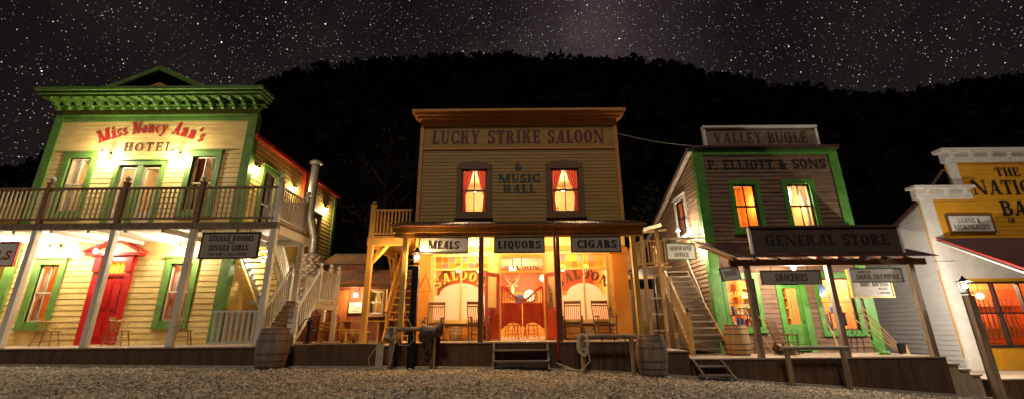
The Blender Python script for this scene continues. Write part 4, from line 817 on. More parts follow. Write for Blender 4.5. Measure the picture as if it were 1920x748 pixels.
barrel('barrel','large weathered grey barrel in front of the white hotel stairs',-6.35,11.72,gz(-6.35)+.01,1.0,.40,barw); barrel('barrel','large weathered grey barrel at the right end of the saloon boardwalk',3.62,11.72,gz(3.62)+.01,1.02,.40,barw); barrel('keg','small keg between the rocking chairs under the left saloon window',-1.72,13.2,.66,.42,.19,barw2,16); barrel('keg','small dark keg between the rocking chairs under the right saloon window',2.27,13.25,.66,.38,.18,barw2,16)
# black lamp posts
def lpost(lab,x,y,ztop,m,Wt,c):
    t=thing('lamp_post',lab,'lamp post',(x,y,gz(x))); g=G().box(x-.09,x+.09,y-.09,y+.09,gz(x)-.1,ztop-.25); g.build('post',m,t,bev=.01)
    g=G().lathe([(.02,-.25),(.05,-.2),(.075,-.17),(.11,.10),(.12,.12),(.02,.22)],(x,y,ztop),6)
    k=G().box(x-.09,x+.09,y-.09,y+.09,ztop-.2,ztop-.17).box(x-.12,x+.12,y-.12,y+.12,ztop+.12,ztop+.14)
    for i in (-1,1):
        for j in (-1,1): k.tube([(x+i*.07,y+j*.07,ztop-.17),(x+i*.1,y+j*.1,ztop+.12)],.007,5)
    k.lathe([(.14,.14),(.04,.24),(.02,.28)],(x,y,ztop),4); k.build('lantern',iron,t); G().ball((x,y,ztop),.06).build('bulb',bulbm,t); light('lamp_light',(x+.24,y+.03,ztop),Wt,c,.04,t); return t
lpost('black square lamp post with lit lantern left of the saloon veranda',-2.71,11.82,2.95,iron,28,LO)
# left side balcony of the saloon
B=thing('side_balcony','yellow stained timber balcony with posts left of the saloon','balcony',(-4.5,13.2,.6))
g=G().box(-4.6,-3.22,13.15,16.4,3.78,3.86).box(-4.6,-3.25,13.1,13.18,3.55,3.80).box(-4.6,-4.5,13.18,16.4,3.55,3.78); g.build('balcony_floor',ywood,B)
for x,y in ((-4.5,13.2),(-4.5,16.1)): G().box(x-.08,x+.08,y-.08,y+.08,.58,4.85).build('balcony_post',ywood,B); G().box(x-.1,x+.1,y-.1,y+.1,4.85,4.88).lathe([(.03,0),(.07,.06),(.05,.12),(.01,.15)],(x,y,4.88),8).build('post_cap',ywood,B)
for a,b in (((-4.5,13.2,2.9),(-3.95,13.2,3.56)),((-4.5,13.3,2.9),(-4.5,13.95,3.56)),((-4.5,16.0,2.7),(-4.5,15.2,3.56)),((-4.5,16.1,2.8),(-3.9,16.1,3.56))): G().beam(a,b,.07,.07,(0,1,0) if a[1]==b[1] else (1,0,0)).build('brace',ywood,B)
railing(B,(-4.42,13.2,3.86),(-3.25,13.2,3.86),.08,.86,.115,.05,ywood,.06); railing(B,(-4.5,13.3,3.86),(-4.5,16.0,3.86),.08,.86,.13,.05,ywood,.06)
T=thing('rear_staircase','yellow open timber stairs rising beside the saloon left wall','stairs',(-3.6,13.8,.6)); flight(T,0,13.9,16.3,.58,3.8,-4.1,-3.3,13,m=ywood,tm=ywood)
railing(T,(-4.1,13.95,.6),(-4.1,16.2,3.75),.1,.95,.2,.04,ywood,.06)
light('yard_lamp_light',(-3.85,13.0,3.2),14,LO,.05,B)
# dinner triangle and pale steer skull on the left wall side
t=thing('dinner_triangle','black iron triangle hanging left of the saloon pilaster','triangle',(-2.9,13.2,2.1)); q=[(-2.74,13.3,2.62),(-2.98,13.3,2.12),(-2.52,13.3,2.12),(-2.70,13.3,2.58)]; G().tube(q,.012,6).build('triangle',iron,t); G().tube([(-2.74,13.3,2.62),(-2.74,13.44,2.72)],.006,5).build('hanger',iron,t)
# ------------------------------------------------------------------ YARD : laundry shack, benches, trough
K=thing('laundry_shack','red brown board shack with rusty corrugated roof in the gap','shack',(-5,17,.55))
F=front(17)
swn=(-5.68,-5.12,1.58,2.46)
g=G(); n=26
for i in range(n):
    a=-8.2+5.6*i/n; b=a+5.6/n
    for p,q in ((.55,1.5),(1.5,2.54),(2.54,2.75)):
        if b>swn[0]-.02 and a<swn[1]+.02 and p==1.5: continue
        g.box(a+.004,b-.004,-.05,-.012*R.random(),p,q,F)
g.build('wall',shackw,K)
window(K,F,*swn,cas=.07,trim=brownp,sash=grey,mull=True,curt=(curg,curg),head=False); room(K,F,-6.4,-4.4,.6,2.9,1.5,iyel,5,LO)
g=G().box(-7.12,-6.5,.0,.03,.58,2.5,F); [g.box(-7.12+.155*i-.004,-7.12+.155*i+.004,.03,.036,.58,2.5,F) for i in range(1,4)]; d=g.build('door',mat('orange_plank_door',(.42,.15,.04),(.28,.08,.02),sc=(10,10,1)),K)
G().box(-8.2,-2.9,.5,.58,2.56,2.68,F).build('roof_beam',dpost,K)
g=G(); corrug(g,lambda u,t,h:(u,18.6-t*2.2,3.50-.82*t+h),-8.4,-2.7,1,pitch=.11,amp=.016); g.build('lower_roof',rust,K,rec=False)
g=G(); corrug(g,lambda u,t,h:(u,20.2-t*1.5,4.5-.72*t+h),-8.6,-6.2,1,pitch=.11,amp=.016); g.build('upper_roof',rust,K,rec=False)
G().box(-8.5,-6.25,18.72,20.3,2.5,3.75).build('upper_wall',shackw,K); G().tube([(-6.1,17.9,3.1),(-6.1,17.9,4.35)],.11,12).build('stove_pipe',mat('rusty_pipe',(.45,.16,.05),(.25,.08,.03)),K)
t=thing('wall_lamp','lit round lamp on the laundry shack wall above the small sign','wall lamp',(-6.12,16.7,2.35)); G().ball((-6.12,16.72,2.28),.075).build('bulb',bulbm,t); G().tube([(-6.12,17,2.45),(-6.12,16.75,2.45),(-6.12,16.72,2.36)],.014,6).build('bracket',iron,t); light('lamp_light',(-6.12,16.45,2.3),20,LO,.05,t)
hsign('wall_sign','small white sign on the laundry shack wall below its lamp',-6.42,-5.92,1.62,2.02,16.94,signw,[('HOP',-6.38,-6.17,1.83,.12,ss),('SING',-6.19,-5.95,1.76,.11,ss),('LAUNDRY',-6.36,-5.98,1.66,.07,ss)],frame=dpost,fw=.015)
def table(lab,x,y,L,w,h,cat='table',z=.58):
    t=thing('picnic_table' if cat=='table' else 'bench',lab,cat,(x,y,z)); g=G(); n=3 if cat=='table' else 2
    for i in range(n): a=y-w/2+w*i/n; g.box(x-L/2,x+L/2,a+.005,a+w/n-.005,z+h-.045,z+h)
    g.build('table_top' if cat=='table' else 'seat',ywood,t)
    for s_ in (-1,1): G().box(x+s_*L*.36-.03,x+s_*L*.36+.03,y-w*.42,y+w*.42,z,z+h-.045).build('leg',ywood,t)
    return t
table('long timber table in the yard behind the black pump',-5.15,15.6,2.2,.8,.72); table('low timber bench in front of the yard table',-5.9,14.8,1.6,.3,.44,'bench'); table('second timber table in the yard near the saloon balcony',-4.0,14.7,1.2,.7,.70); table('short bench under the yard lamp',-5.1,14.4,.9,.28,.36,'bench')
t=thing('wheel_rack','dark iron ringed seat rack with orange slats against the shack wall','rack',(-6.9,16.6,.58))
G().tube([(-6.98+.42*math.cos(rad(a)),16.5,1.25+.42*math.sin(rad(a))) for a in range(-20,201,20)],.02,6).tube([(-7.35,16.5,1.1),(-7.38,16.5,.58)],.02,6).tube([(-6.6,16.5,1.1),(-6.56,16.5,.58)],.02,6).build('hoop_frame',iron,t); 
for z in (1.06,1.2): G().box(-7.25,-6.7,16.42,16.56,z,z+.08).build('slat',orange,t)
# trough with pump
t=thing('horse_trough','long dark timber horse trough with pale lids at its ends','trough',(-4.85,12.3,.03))
g=G().box(-5.98,-3.72,12.0,12.06,.04,.62).box(-5.98,-3.72,12.64,12.7,.04,.62).box(-5.98,-5.92,12.06,12.64,.04,.62).box(-3.78,-3.72,12.06,12.64,.04,.62).box(-5.92,-3.78,12.06,12.64,.04,.1); g.build('trough_box',skirt,t)
G().box(-6.0,-5.55,12.0,12.7,.625,.655).build('end_lid',deck,t); G().box(-3.70,-3.5,12.0,12.04,.06,.62).build('end_board',signt,t); G().box(-5.92,-3.78,12.07,12.63,.5,.51).build('water',thin_glass('trough_water',(.1,.1,.1)),t)
t=thing('hand_pump','black cast iron hand pump standing at the trough end','pump',(-5.72,12.3,.655)); G().lathe([(.12,0),(.12,.03),(.06,.05),(.055,.5),(.09,.52),(.09,.58),(.05,.62),(.03,.7)],(-5.72,12.3,.655),14).build('pump_body',iron,t)
G().tube([(-5.72,12.3,1.34),(-5.6,12.3,1.42),(-5.5,12.3,1.38),(-5.86,12.3,1.30),(-5.98,12.3,1.1),(-6.02,12.3,.92)][2:],.016,6).build('pump_handle',iron,t); G().tube([(-5.72,12.3,1.05),(-5.5,12.3,1.06),(-5.44,12.3,.98)],.03,8).build('spout',iron,t)
G().tube([(-5.72,12.3,1.30),(-5.68,12.3,1.5),(-5.6,12.3,1.55),(-5.52,12.3,1.45)],.014,6).build('pump_rod',iron,t)
# ------------------------------------------------------------------ hitching rails, saddle, ropes
def hitch(lab,x0,x1,y,zr,xs,m=wwh,r=.055,tilt=0):
    t=thing('hitching_rail',lab,'hitching rail',((x0+x1)/2,y,gz((x0+x1)/2)),'hitching rails along the street'); G().tube([(x0,y,zr),( (x0+x1)/2,y,zr+.015),(x1,y,zr+tilt)],r,10).build('rail',m,t)
    for x in xs: G().tube([(x,y+.0,gz(x)-.15),(x+.01,y,zr*.5+gz(x)*.5),(x,y,zr-.01)],.062,9).build('post',ww,t)
    return t
hitch('hitching rail with a saddle slung over it left of the saloon steps',-3.35,-2.0,11.7,1.0,(-3.22,-2.12)); hitch('hitching rail with hanging rope at the right end of the saloon',1.62,3.22,11.55,.78,(1.80,3.08)); hitch('round timber hitching rail in front of the general store',6.95,8.7,11.6,.45,(7.10,8.55))
def coil(name,lab,c,rs,n,y0,m=rope,r=.012,tail=None,seed=1):
    rr=random.Random(seed); t=thing(name,lab,'rope',(c[0],c[1],c[2]-rs[1])); P=[]
    for i in range(n*14):
        a=2*PI*i/14; k=i/(n*14); rx=rs[0]*(1+.25*math.sin(k*9)+.1*rr.random()); rz_=rs[1]*(1+.18*math.sin(k*13+1)); P.append((c[0]+rx*math.sin(a)+.02*math.sin(k*5),c[1]+y0*math.cos(a*.5+k*20)*.6-.03,c[2]-rz_*(1-math.cos(a))))
    g=G().tube(P,r,6)
    if tail: g.tube(tail,r,6)
    g.build('rope_coil',m,t); return t
coil('coiled_rope','pale rope coiled over the left post of the right saloon hitching rail',(1.80,11.5,.86),(.11,.24),6,.05,tail=[(1.9,11.42,.6),(1.95,11.38,.2),(1.7,11.36,-.02),(1.25,11.4,.05),(1.1,11.42,.16),(1.5,11.4,.02),(1.75,11.4,-.06)],seed=2)
coil('coiled_rope','pale rope looped on the saddle hitching rail and trailing on the gravel',(-3.22,11.64,1.08),(.09,.16),4,.05,tail=[(-3.22,11.62,.95),(-3.5,11.6,.7),(-3.75,11.58,.3),(-3.7,11.56,.1),(-3.4,11.56,.06),(-3.2,11.6,.12),(-3.12,11.6,.5),(-3.1,11.62,.9)],r=.011,seed=3)
G_=thing('slack_rope','pale rope hanging from the black lantern post down to the rail','rope',(-2.9,11.7,.9)); G().tube([(-2.8,11.72,2.6),(-2.95,11.72,2.0),(-2.9,11.7,1.4),(-2.66,11.68,1.0),(-2.62,11.68,.75),(-2.75,11.68,.6),(-3.0,11.68,.62),(-3.15,11.68,.9)],.010,6).build('rope_line',rope,G_)
t=thing('tether','dark leather tether straps hanging from the right saloon hitching rail','strap',(2.45,11.5,.6)); 
for x,l in ((2.3,.35),(2.62,.6),(2.9,.45)): G().tube([(x,11.5,.82),(x+.02,11.49,.8-l*.5),(x,11.5,.8-l)],.012,5).build('strap',leather,t)
# western saddle over the rail, seen from its side
t=thing('saddle','dark leather western saddle slung over the hitching rail','saddle',(-2.25,11.7,1.0))
def sd(u,v):
    # u along rail 0..1 (back to horn), v -1..1 over the rail
    x=-2.62+.66*u; s_=2*v-1; prof=.13+.10*abs(2*u-.95)**2.2+(.05 if u>.85 else 0); a=s_*1.15; r=.20
    y=11.7+r*math.sin(a)*1.05; z=1.0+prof*math.cos(a*.8)-abs(s_)**2*.30-.02
    return (x,y,z)
G().grid(sd,18,16).build('saddle_seat',leather,t)
G().grid(lambda u,v:(-2.66+.50*u+.02*math.sin(v*9),11.47-.03*math.sin(v*3),.98-.34*v-.02*u),8,8).build('skirt_flap',leather,t); G().grid(lambda u,v:(-2.66+.62*u,11.93,.95-.4*v),6,6).build('skirt_flap',leather,t)
G().tube([(-2.0,11.7,1.12),(-1.985,11.7,1.26),(-1.98,11.7,1.30)],[.05,.035,.03],10).ball((-1.975,11.7,1.33),.06,12,(1.1,1.1,.5)).build('horn',leather,t)
G().tube([(-2.60,11.55,1.18),(-2.64,11.62,1.26),(-2.66,11.7,1.28),(-2.64,11.78,1.26),(-2.60,11.85,1.18)],.03,8).build('cantle',leather,t)
G().grid(lambda u,v:(-2.40+.17*u-.03*v,11.43-.04*v,.95-.55*v),4,8).build('fender',leather,t); G().tube([(-2.36,11.4,.42),(-2.44,11.38,.30),(-2.42,11.38,.19),(-2.30,11.38,.18),(-2.24,11.38,.28),(-2.30,11.4,.42)],.022,8).build('stirrup',leather,t)
G().grid(lambda u,v:(-2.12+.22*u,11.44,1.02-.30*v*(1-.3*u)),6,6).build('front_flap',leather,t)
for i in range(5): x=-2.62+.1*i; G().tube([(x,11.44,.72),(x+.01,11.43,.5-.05*(i%2))],.006,5).build('leather_string',leather,t)
t.scale=(.8,.8,.85); t.location.x+=.12; t.location.z-=.0
# overhead cable
t=thing('overhead_cable','thin cable strung from the saloon to the newspaper building','cable',(5,13.7,7.3)); G().tube([(3.62+(6.95-3.62)*i/12,13.62+.3*i/12,7.62-(.45)*i/12-.10*math.sin(PI*i/12)) for i in range(13)],.012,5).build('cable',mat('pale_cable',(.35,.33,.28)),t)
# ------------------------------------------------------------------ GENERAL STORE / newspaper office
LS=(1,.84,.64)
T0=thing('store_building','dark weatherboard two storey store with bright green trim','building',(9,14,.2))
F=front(14); a0,a1=6.58,11.6
uw=[(7.75,8.5,4.2,5.74),(9.62,10.42,4.2,5.74)]; w1=(6.98,7.92,.98,2.50); dd_=(8.72,9.36,.25,2.30); w2=(9.98,11.08,.86,2.5)
ho=uw+[w1,w2,(8.7,9.4,.2,2.3)]
g=clap(G(),F,a0,a1,.2,7.15,ho,pitch=.15,d=.024,jit=.004); wallplate(g,F,a0,a1,.2,7.2,ho); g.build('front_wall',siding,T0)
SL=lside(6.56); sw_=(15.3,16.15,4.35,5.7); lim=lambda z:(14.0,14.0+max(0,min(6,(7.0-z)/.37))) if z>4.8 else (14.0,20)
g=clap(G(),SL,14.02,20,.2,6.95,[sw_],pitch=.15,d=.024,lim=lim,jit=.004); wallplate(g,SL,14.12,20,.2,4.8,[sw_]); wallplate(g,SL,14.12,17,4.8,5.75,[sw_]); g.build('side_wall',siding2,T0)
G().box(11.5,11.58,14.1,20,-.9,4.8).build('side_wall',siding2,T0); G().box(6.6,11.5,19.9,20,-.9,4.8).build('rear_wall',siding2,T0)
g=G().add([(6.3,13.95,7.12),(11.8,13.95,7.12),(11.8,20.2,4.8),(6.3,20.2,4.8)],[(0,1,2,3)]); g.build('roof',iror,T0); G().beam((6.42,14.0,7.02),(6.42,20.2,4.72),.06,.16,(1,0,0)).build('barge_board',signt,T0)
G().box(a0-.03,a0+.25,-.02,.06,.2,7.1,F).build('corner_board',bgreen,T0); G().box(6.50,6.545,13.94,14.16,.2,7.1).build('corner_board',bgreen,T0); G().box(a1-.27,a1+.05,-.02,.06,.2,7.1,F).build('corner_board',bgreen,T0)
G().box(a0+.25,a1-.27,-.02,.055,6.86,7.08,F).build('frieze_board',bgreen,T0); G().box(a0-.1,a1+.12,-.12,.18,7.1,7.18,F).build('cornice',iror,T0)
g=G().box(7.07,11.06,-.08,.0,7.18,7.92,F); p=g.build('name_board',mat('faded_name_board',(.24,.18,.12),(.15,.11,.08),sc=(2,2,10)),T0); G().box(6.98,11.15,-.1,.09,7.92,8.0,F).box(6.98,7.07,-.08,.05,7.18,7.92,F).box(11.06,11.15,-.08,.05,7.18,7.92,F).build('name_board_frame',white,T0)
k=dict(T=.24,t=.11,s=.05,h=.12)
words('VALLEY BUGLE',flat(F,7.32,.006),7.35,10.75,.44,'lettering',letbr,T0,**k); words('F. ELLIOTT & SONS',flat(F,6.32,.034),6.98,11.18,.36,'lettering',letbk,T0,**k)
for i,(a,b,z0,z1) in enumerate(uw): window(T0,F,a,b,z0,z1,cas=.17,trim=bgreen,sash=dpost,head=False,recess=.05,curt=(curw,curw) if i else None); room(T0,F,a-.5,b+.6,3.9,6.3,2.2,iwall if not i else iyel,16,(1,.62,.28),lp=F(b+.2,-1.2,5.4))
bulbthing('hanging_lantern','bright lantern hanging in the upper right store window',F(9.85,-.35,5.33),5,LS,bulbw,r=.07)
window(T0,SL,*sw_,cas=.12,trim=white,sash=dpost,head=True,curt=(curw,curw)); room(T0,SL,15,16.5,4.1,5.8,1.2,iwall,2,LO)
# veranda
g=G(); corrug(g,lambda u,t,h:(u,13.97-t*2.25,3.72-.86*t+h),6.15,11.95,1,pitch=.08); g.build('veranda_roof',iror,T0,rec=False)
g=G().box(6.2,11.8,12.0,12.1,2.66,2.84); [g.beam((x,13.98,3.58),(x,11.85,2.80),.06,.12,(1,0,0)) for x in [6.3+.62*i for i in range(9)]]; g.build('veranda_beam',mat('red_brown_beam',(.30,.12,.06),(.18,.07,.035),sc=(2,9,9)),T0)
G().beam((6.18,11.72,2.86),(6.18,13.9,3.72),.05,.12,(1,0,0)).build('roof_edge_board',signt,T0)
g=G().box(6.95,11.25,-.04,.0,3.02,3.76,front(12.05)).box(6.9,11.32,-.06,.06,3.76,3.82,front(12.05)); g.build('veranda_sign_board',mat('veranda_sign_paint',(.085,.06,.05),(.06,.04,.035)),T0); G().box(6.9,6.96,-.05,.03,3.0,3.76,front(12.05)).build('sign_edge',white,T0); G().box(11.25,11.32,-.05,.03,3.0,3.76,front(12.05)).build('sign_edge',white,T0)
words('GENERAL STORE',flat(front(12.05),3.24,.005),7.35,10.95,.32,'lettering',mat('faded_black_letter',(.012,.012,.010)),T0,**k)
for x in (6.68,8.99,11.34): G().box(x-.07,x+.07,11.98,12.12,.2,2.68).build('veranda_post',ww,T0,bev=.008)
# shop front
for i,(a,b,z0,z1) in enumerate((w1,w2)):
    w=window(T0,F,a,b,z0,z1,cas=.13,trim=bgreen,sash=dpost,head=True,mull=False,mid=False,proud=.05)
    G().box(a,b,-.09,-.07,1.72,1.74,F).build('sash_bar',dpost,w)
    if i==0: arct(G(),'TELEPHONE',F,7.45,1.0,.95,-.05,-28,28,.16,**k).build('window_lettering',letyel,w); text(G(),'OFFICE',flat(F,1.55,-.05),7.2,7.7,.14,**k).build('window_lettering',letyel,w)
g=G().box(8.58,8.72,-.08,.06,.2,2.42,F).box(9.36,9.55,-.08,.06,.2,2.42,F).box(8.58,9.55,-.08,.065,2.3,2.44,F); g.build('door_frame',bgreen,T0)
g=G().box(8.72,8.82,-.09,-.04,.25,2.3,F).box(9.26,9.36,-.09,-.04,.25,2.3,F).box(8.82,9.26,-.09,-.04,2.18,2.3,F).box(8.82,9.26,-.09,-.04,.25,1.05,F).box(8.86,9.02,-.04,-.025,.45,.9,F).box(9.06,9.22,-.04,-.025,.45,.9,F).box(9.03,9.05,-.08,-.05,1.05,2.18,F); d=g.build('door',bgreen,T0)
G().add([F(8.82,-.06,1.05),F(9.26,-.06,1.05),F(9.26,-.06,2.18),F(8.82,-.06,2.18)],[(0,1,2,3)]).build('pane',glass,d); G().ball(F(9.31,0,1.15),.025).build('handle',iron,d)
room(T0,F,6.75,11.4,.25,2.95,2.6,mat('store_room_wall',(.66,.27,.07)),48,LS,lp=F(8.1,-1.1,2.6),ceil=iceil); light('room_light',F(10.6,-1.2,2.6),44,LS,.08,T0)
t=thing('shelf_unit','shelves of red, cream and purple tins inside behind the green door','shelf',F(9.2,-1.6,.25))
g=G().box(8.3,9.9,-1.9,-1.86,.25,2.6,F); [g.box(8.3,9.9,-1.86,-1.55,z,z+.03,F) for z in (.5,.9,1.25,1.6,1.95,2.3)]; [g.box(x,x+.03,-1.86,-1.55,.25,2.6,F) for x in (8.27,9.9)]; g.build('shelves',orange,t)
tm=[tin1,tin2,purple,tin2,blue,letyel]; pr={}
for zi,z in enumerate((.53,.93,1.28,1.63,1.98)):
    for i in range(9):
        c=R.choice(range(6)); x=8.42+.17*i
        if c not in pr:
            o=G().lathe([(.055,0),(.055,.17),(.05,.18)],(0,0,0),10).build('tin',tm[c]); pr[c]=o
            tag(o,None,'tin','tins on the store shelves')
        else: o=pr[c].copy(); COL.objects.link(o)
        o.location=F(x,-1.68,z); o.scale=(1.15,1,R.uniform(.7,1.2)); o['label']='round %s tin on the shelves behind the green door'%['red','cream','purple','cream','blue','gold'][c]
for wx0,wx1,zz,seed_,lab_ in ((7.02,7.9,1.0,1,'left'),(7.3,7.9,1.38,2,'left'),(10.02,10.5,1.45,3,'right'),(10.62,11.05,1.42,4,'right')):
    t=thing('display_shelf','narrow goods shelf inside the %s store window, %s'%(lab_,{1:'the low wide one',2:'the upper one',3:'left of the shawl',4:'right of the shawl'}[seed_]),'shelf',F((wx0+wx1)/2,-.55,zz)); G().box(wx0,wx1,-.68,-.42,zz-.03,zz,F).build('shelf_board',rockw,t); G().box(wx0+.02,wx0+.05,-.66,-.63,.3,zz-.03,F).box(wx1-.05,wx1-.02,-.66,-.63,.3,zz-.03,F).build('leg',rockw,t)
    for i in range(int((wx1-wx0)/.135)):
        c=R.choice(range(6)); 
        if c not in pr: continue
        o=pr[c].copy(); COL.objects.link(o); o.location=F(wx0+.075+.135*i,-.55,zz); o.scale=(1,1,R.uniform(.7,1.6)); o['group']='tins in the store windows'; o['label']='%s tin on a narrow shelf inside the %s store window'%(['red','cream','purple','cream','blue','gold'][c],lab_)
t=thing('wall_plate','round blue and white plate hung inside the right store window','plate',F(10.35,-.5,2.2)); G().lathe([(.17,0),(.17,.03)],F(10.40,-.45,2.18),18,'y').build('plate',blue,t)
t=thing('shawl','black patterned shawl hanging inside the right store window','shawl',F(10.72,-.5,1.4)); G().grid(lambda u,v:F(10.60+.24*u+.03*math.sin(v*7),-.4-.03*math.sin(u*14),2.35-.95*v*(.7+.3*u)),16,12).build('cloth',letbk,t)
t=thing('crate','stacked wooden goods crates low in the right store window','crate',F(10.2,-.4,.9)); g=G().box(10.05,10.4,-.6,-.25,.88,1.15,F).box(10.1,10.35,-.55,-.3,1.16,1.38,F); g.build('crate_boards',rockw,t)
t=thing('poster','dark framed picture low inside the right store window','picture',F(10.85,-.5,1.2)); G().box(10.72,10.98,-.42,-.4,1.0,1.4,F).build('frame',letbk,t); G().box(10.77,10.93,-.4,-.395,1.06,1.34,F).build('picture',blue,t)
t=thing('glass_jar','glass jar with pale goods low in the right store window','jar',F(10.5,-.3,.87)); G().lathe([(.09,0),(.09,.2),(.05,.24),(.05,.27)],F(10.58,-.25,.88),12).build('jar',tin2,t)
bulbthing('store_lantern','bright lamp seen inside the right store window',F(10.28,-.28,1.98),6,LS,bulbw,r=.05)
bulbthing('veranda_bulb','bright bare bulb above the groceries sign',(8.35,12.55,2.66),80,LS,bulbw,r=.06)
hsign('hanging_sign','grey board lettered groceries hanging under the store veranda',7.03,8.66,2.14,2.50,11.97,signg,[('GROCERIES',7.4,8.3,2.22,.2,k)],frame=signd,zt=2.7,fw=.02)
hsign('hanging_sign','pale board advertising pistols hanging from the store veranda',9.52,10.95,2.18,2.54,11.95,signw,[('SAMUEL COLT PISTOLS',9.66,10.85,2.25,.13,ss),('AGENTS FOR',9.72,10.1,2.42,.06,ss)],frame=signd,zt=2.7,fw=.02,ry=rad(0))
o=hsign('hanging_sign','small pale tinware sign hanging at the left of the store veranda',5.93,6.43,2.27,2.62,11.98,signw,[('TINWARE',6.02,6.36,2.38,.14,dict(T=.2,t=.1,s=.03,h=.1))],frame=signd,zt=2.78,fw=.015); o.rotation_euler=(0,rad(-8),0)
hsign('wall_sign','cream sign for a bush lawyer behind the pistols board',10.2,11.42,1.82,2.62,12.9,signg,[('Mat Mellon',10.5,11.34,2.13,.17,dict(T=.2,t=.12,s=.05,h=.1)),('BUSH',11.02,11.28,2.02,.07,ss),('LAWYER',10.95,11.33,1.90,.07,ss)],frame=letyel,zt=3.1,fw=.025)
# ---- barrel, tools, chair on store deck
barrel('barrel','honey coloured oak barrel under the telephone office window',6.62,13.1,.2,.86,.34,barw2,18)
def tool(name,lab,a,b,kind,m=chairw,grp='long handled tools leaning at the store'):
    t=thing(name,lab,name.replace('_',' '),a,grp); a=Vector(a);b=Vector(b); G().tube([a,b],.014,6).build('shaft',m,t); d=(a-b).normalized()
    g=G()
    if kind=='fork':
        for i in range(5): x=-.1+.05*i; g.tube([b+Vector((0,0,0)),b+Vector((x,-.02,.06)),b+Vector((x,-.03,.34))],.005,5)
    elif kind=='rake': g.beam(b+Vector((-.16,-.02,0)),b+Vector((.16,-.02,0)),.02,.03); [g.tube([b+Vector((-.15+.043*i,-.02,0)),b+Vector((-.15+.043*i,-.09,-.01))],.005,4) for i in range(8)]
    elif kind=='spade': g.grid(lambda u,v:(a.x-.1+.2*u*(1-.2*v),a.y-.02-.03*math.sin(u*PI),a.z+.02+.28*(1-v)),6,6)
    else: g.grid(lambda u,v:(a.x+(-.06-.06*v+.12*u+.12*u*v),a.y,a.z+.25*(1-v)),8,6)
    g.build('tool_head',terrac if kind=='broom' else iron,t); return t
tool('rake','wooden toothed rake leaning between window and oak barrel',(7.55,12.9,.2),(7.3,13.75,1.55),'rake'); tool('pitchfork','pitchfork with prongs up left of the green door',(8.0,12.9,.2),(7.75,13.8,1.35),'fork',chairw); tool('broom','straw broom leaning against the barrel side of the telephone window',(6.35,13.3,.2),(6.62,13.85,1.3),'broom',ww)
for i,(xa,xb,kd,lab) in enumerate(((11.0,10.75,'spade','spade with blade down leaning right of the store window'),(11.12,10.95,'rake','rake leaning at the right corner board of the store'),(11.25,11.05,'spade','second spade leaning at the right corner board'),(11.4,11.12,'broom','broom leaning outermost at the right end of the store'))): tool(kd if kd!='broom' else 'broom',lab,(xa+.2,12.9+.1*i,.2),(xb,13.85,1.25+.12*i),kd)
o=dup(rk,(7.95,12.95,.2),.5,'small rocking chair left of the green store door',.85)
t=thing('green_implement','bright green cast iron implement lying right of the store door','implement',(10.6,12.9,.2)); G().tube([(10.35,12.85,.62),(10.42,12.85,.45),(10.5,12.85,.34),(10.62,12.85,.30),(10.9,12.85,.30)],[.04,.06,.07,.06,.03],10).tube([(10.5,12.8,.34),(10.45,12.8,.2)],.04,8).tube([(10.85,12.8,.3),(10.88,12.8,.2)],.03,8).ball((10.6,12.8,.26),.09).ball((10.78,12.8,.25),.07).build('casting',bgreen,t); G().tube([(10.3,12.85,.55),(10.28,12.85,.66),(10.42,12.85,.68)],.025,7).build('handle',bgreen,t); t.scale=(.75,.75,.75)
t=thing('basket','straw basket standing right of the green door','basket',(9.85,13.3,.2)); G().lathe([(.1,0),(.17,.12),(.15,.2),(.16,.22),(.13,.2),(.08,.03)],(9.85,13.3,.2),16).build('basket',terrac,t); G().tube([(9.7,13.3,.4),(9.68,13.35,.8),(9.6,13.4,1.05),(9.5,13.4,1.12)],.02,6).build('cane_handle',terrac,t)
t=thing('sack_pile','dark sacks piled left of the green door','sack',(8.15,13.5,.2)); G().ball((8.1,13.5,.36),.2,12,(1.2,.8,.85)).ball((8.42,13.5,.33),.16,12,(1,.8,.9)).build('sacks',rockw,t)
# ---- side stairs of the store
T=thing('staircase','honey coloured timber stairs up the side of the newspaper office','stairs',(5.9,13.3,.2)); flight(T,0,13.3,15.7,.2,2.95,5.38,6.45,14,m=swood,tm=wwh)
g=G(); 
for i in range(14): y=13.3+2.4*(i+.5)/14; z=.2+2.75*(i+1)/14; g.box(5.42,6.42,y+.075,y+.09,z-.19,z-.04)
G().box(4.35,6.5,15.7,17.4,2.88,2.95).box(4.35,5.3,14.0,15.7,2.88,2.95).build('landing',swood,T)
newel(T,5.32,13.25,.2,1.38,.12,swood,.05,iron); newel(T,5.3,14.35,1.5,2.60,.11,swood,.04,iron); newel(T,5.3,15.6,2.95,3.85,.11,swood,.0)
railing(T,(5.31,13.3,.25),(5.3,14.35,1.5),.14,1.0,.11,.03,swood,.06); railing(T,(5.3,14.4,1.5),(5.3,15.6,2.95),.14,.95,.11,.03,swood,.06)
railing(T,(4.4,14.05,2.95),(5.2,14.05,2.95),.08,.85,.1,.035,swood,.06); railing(T,(4.38,14.1,2.95),(4.38,17.3,2.95),.08,.85,.12,.035,swood,.06)
for x,y,zt in ((4.38,14.0,4.15),(4.9,14.0,4.2),(4.38,17.3,4.8),(5.28,15.65,2.9),(5.3,14.35,1.45),(4.4,15.7,2.9)): G().box(x-.05,x+.05,y-.05,y+.05,gz(x)-.1,zt).build('stair_post',swood,T)
g=G()
for z in (.9,1.4,1.9): g.beam((4.38,14.03,z),(4.9,14.03,z),.03,.12,(0,1,0))
g.build('post_blocks',signt,T)
for z in (1.3,1.75): G().beam((4.95,14.6,z),(5.25,15.6,z),.03,.05).build('lattice_rail',bgreen,T)
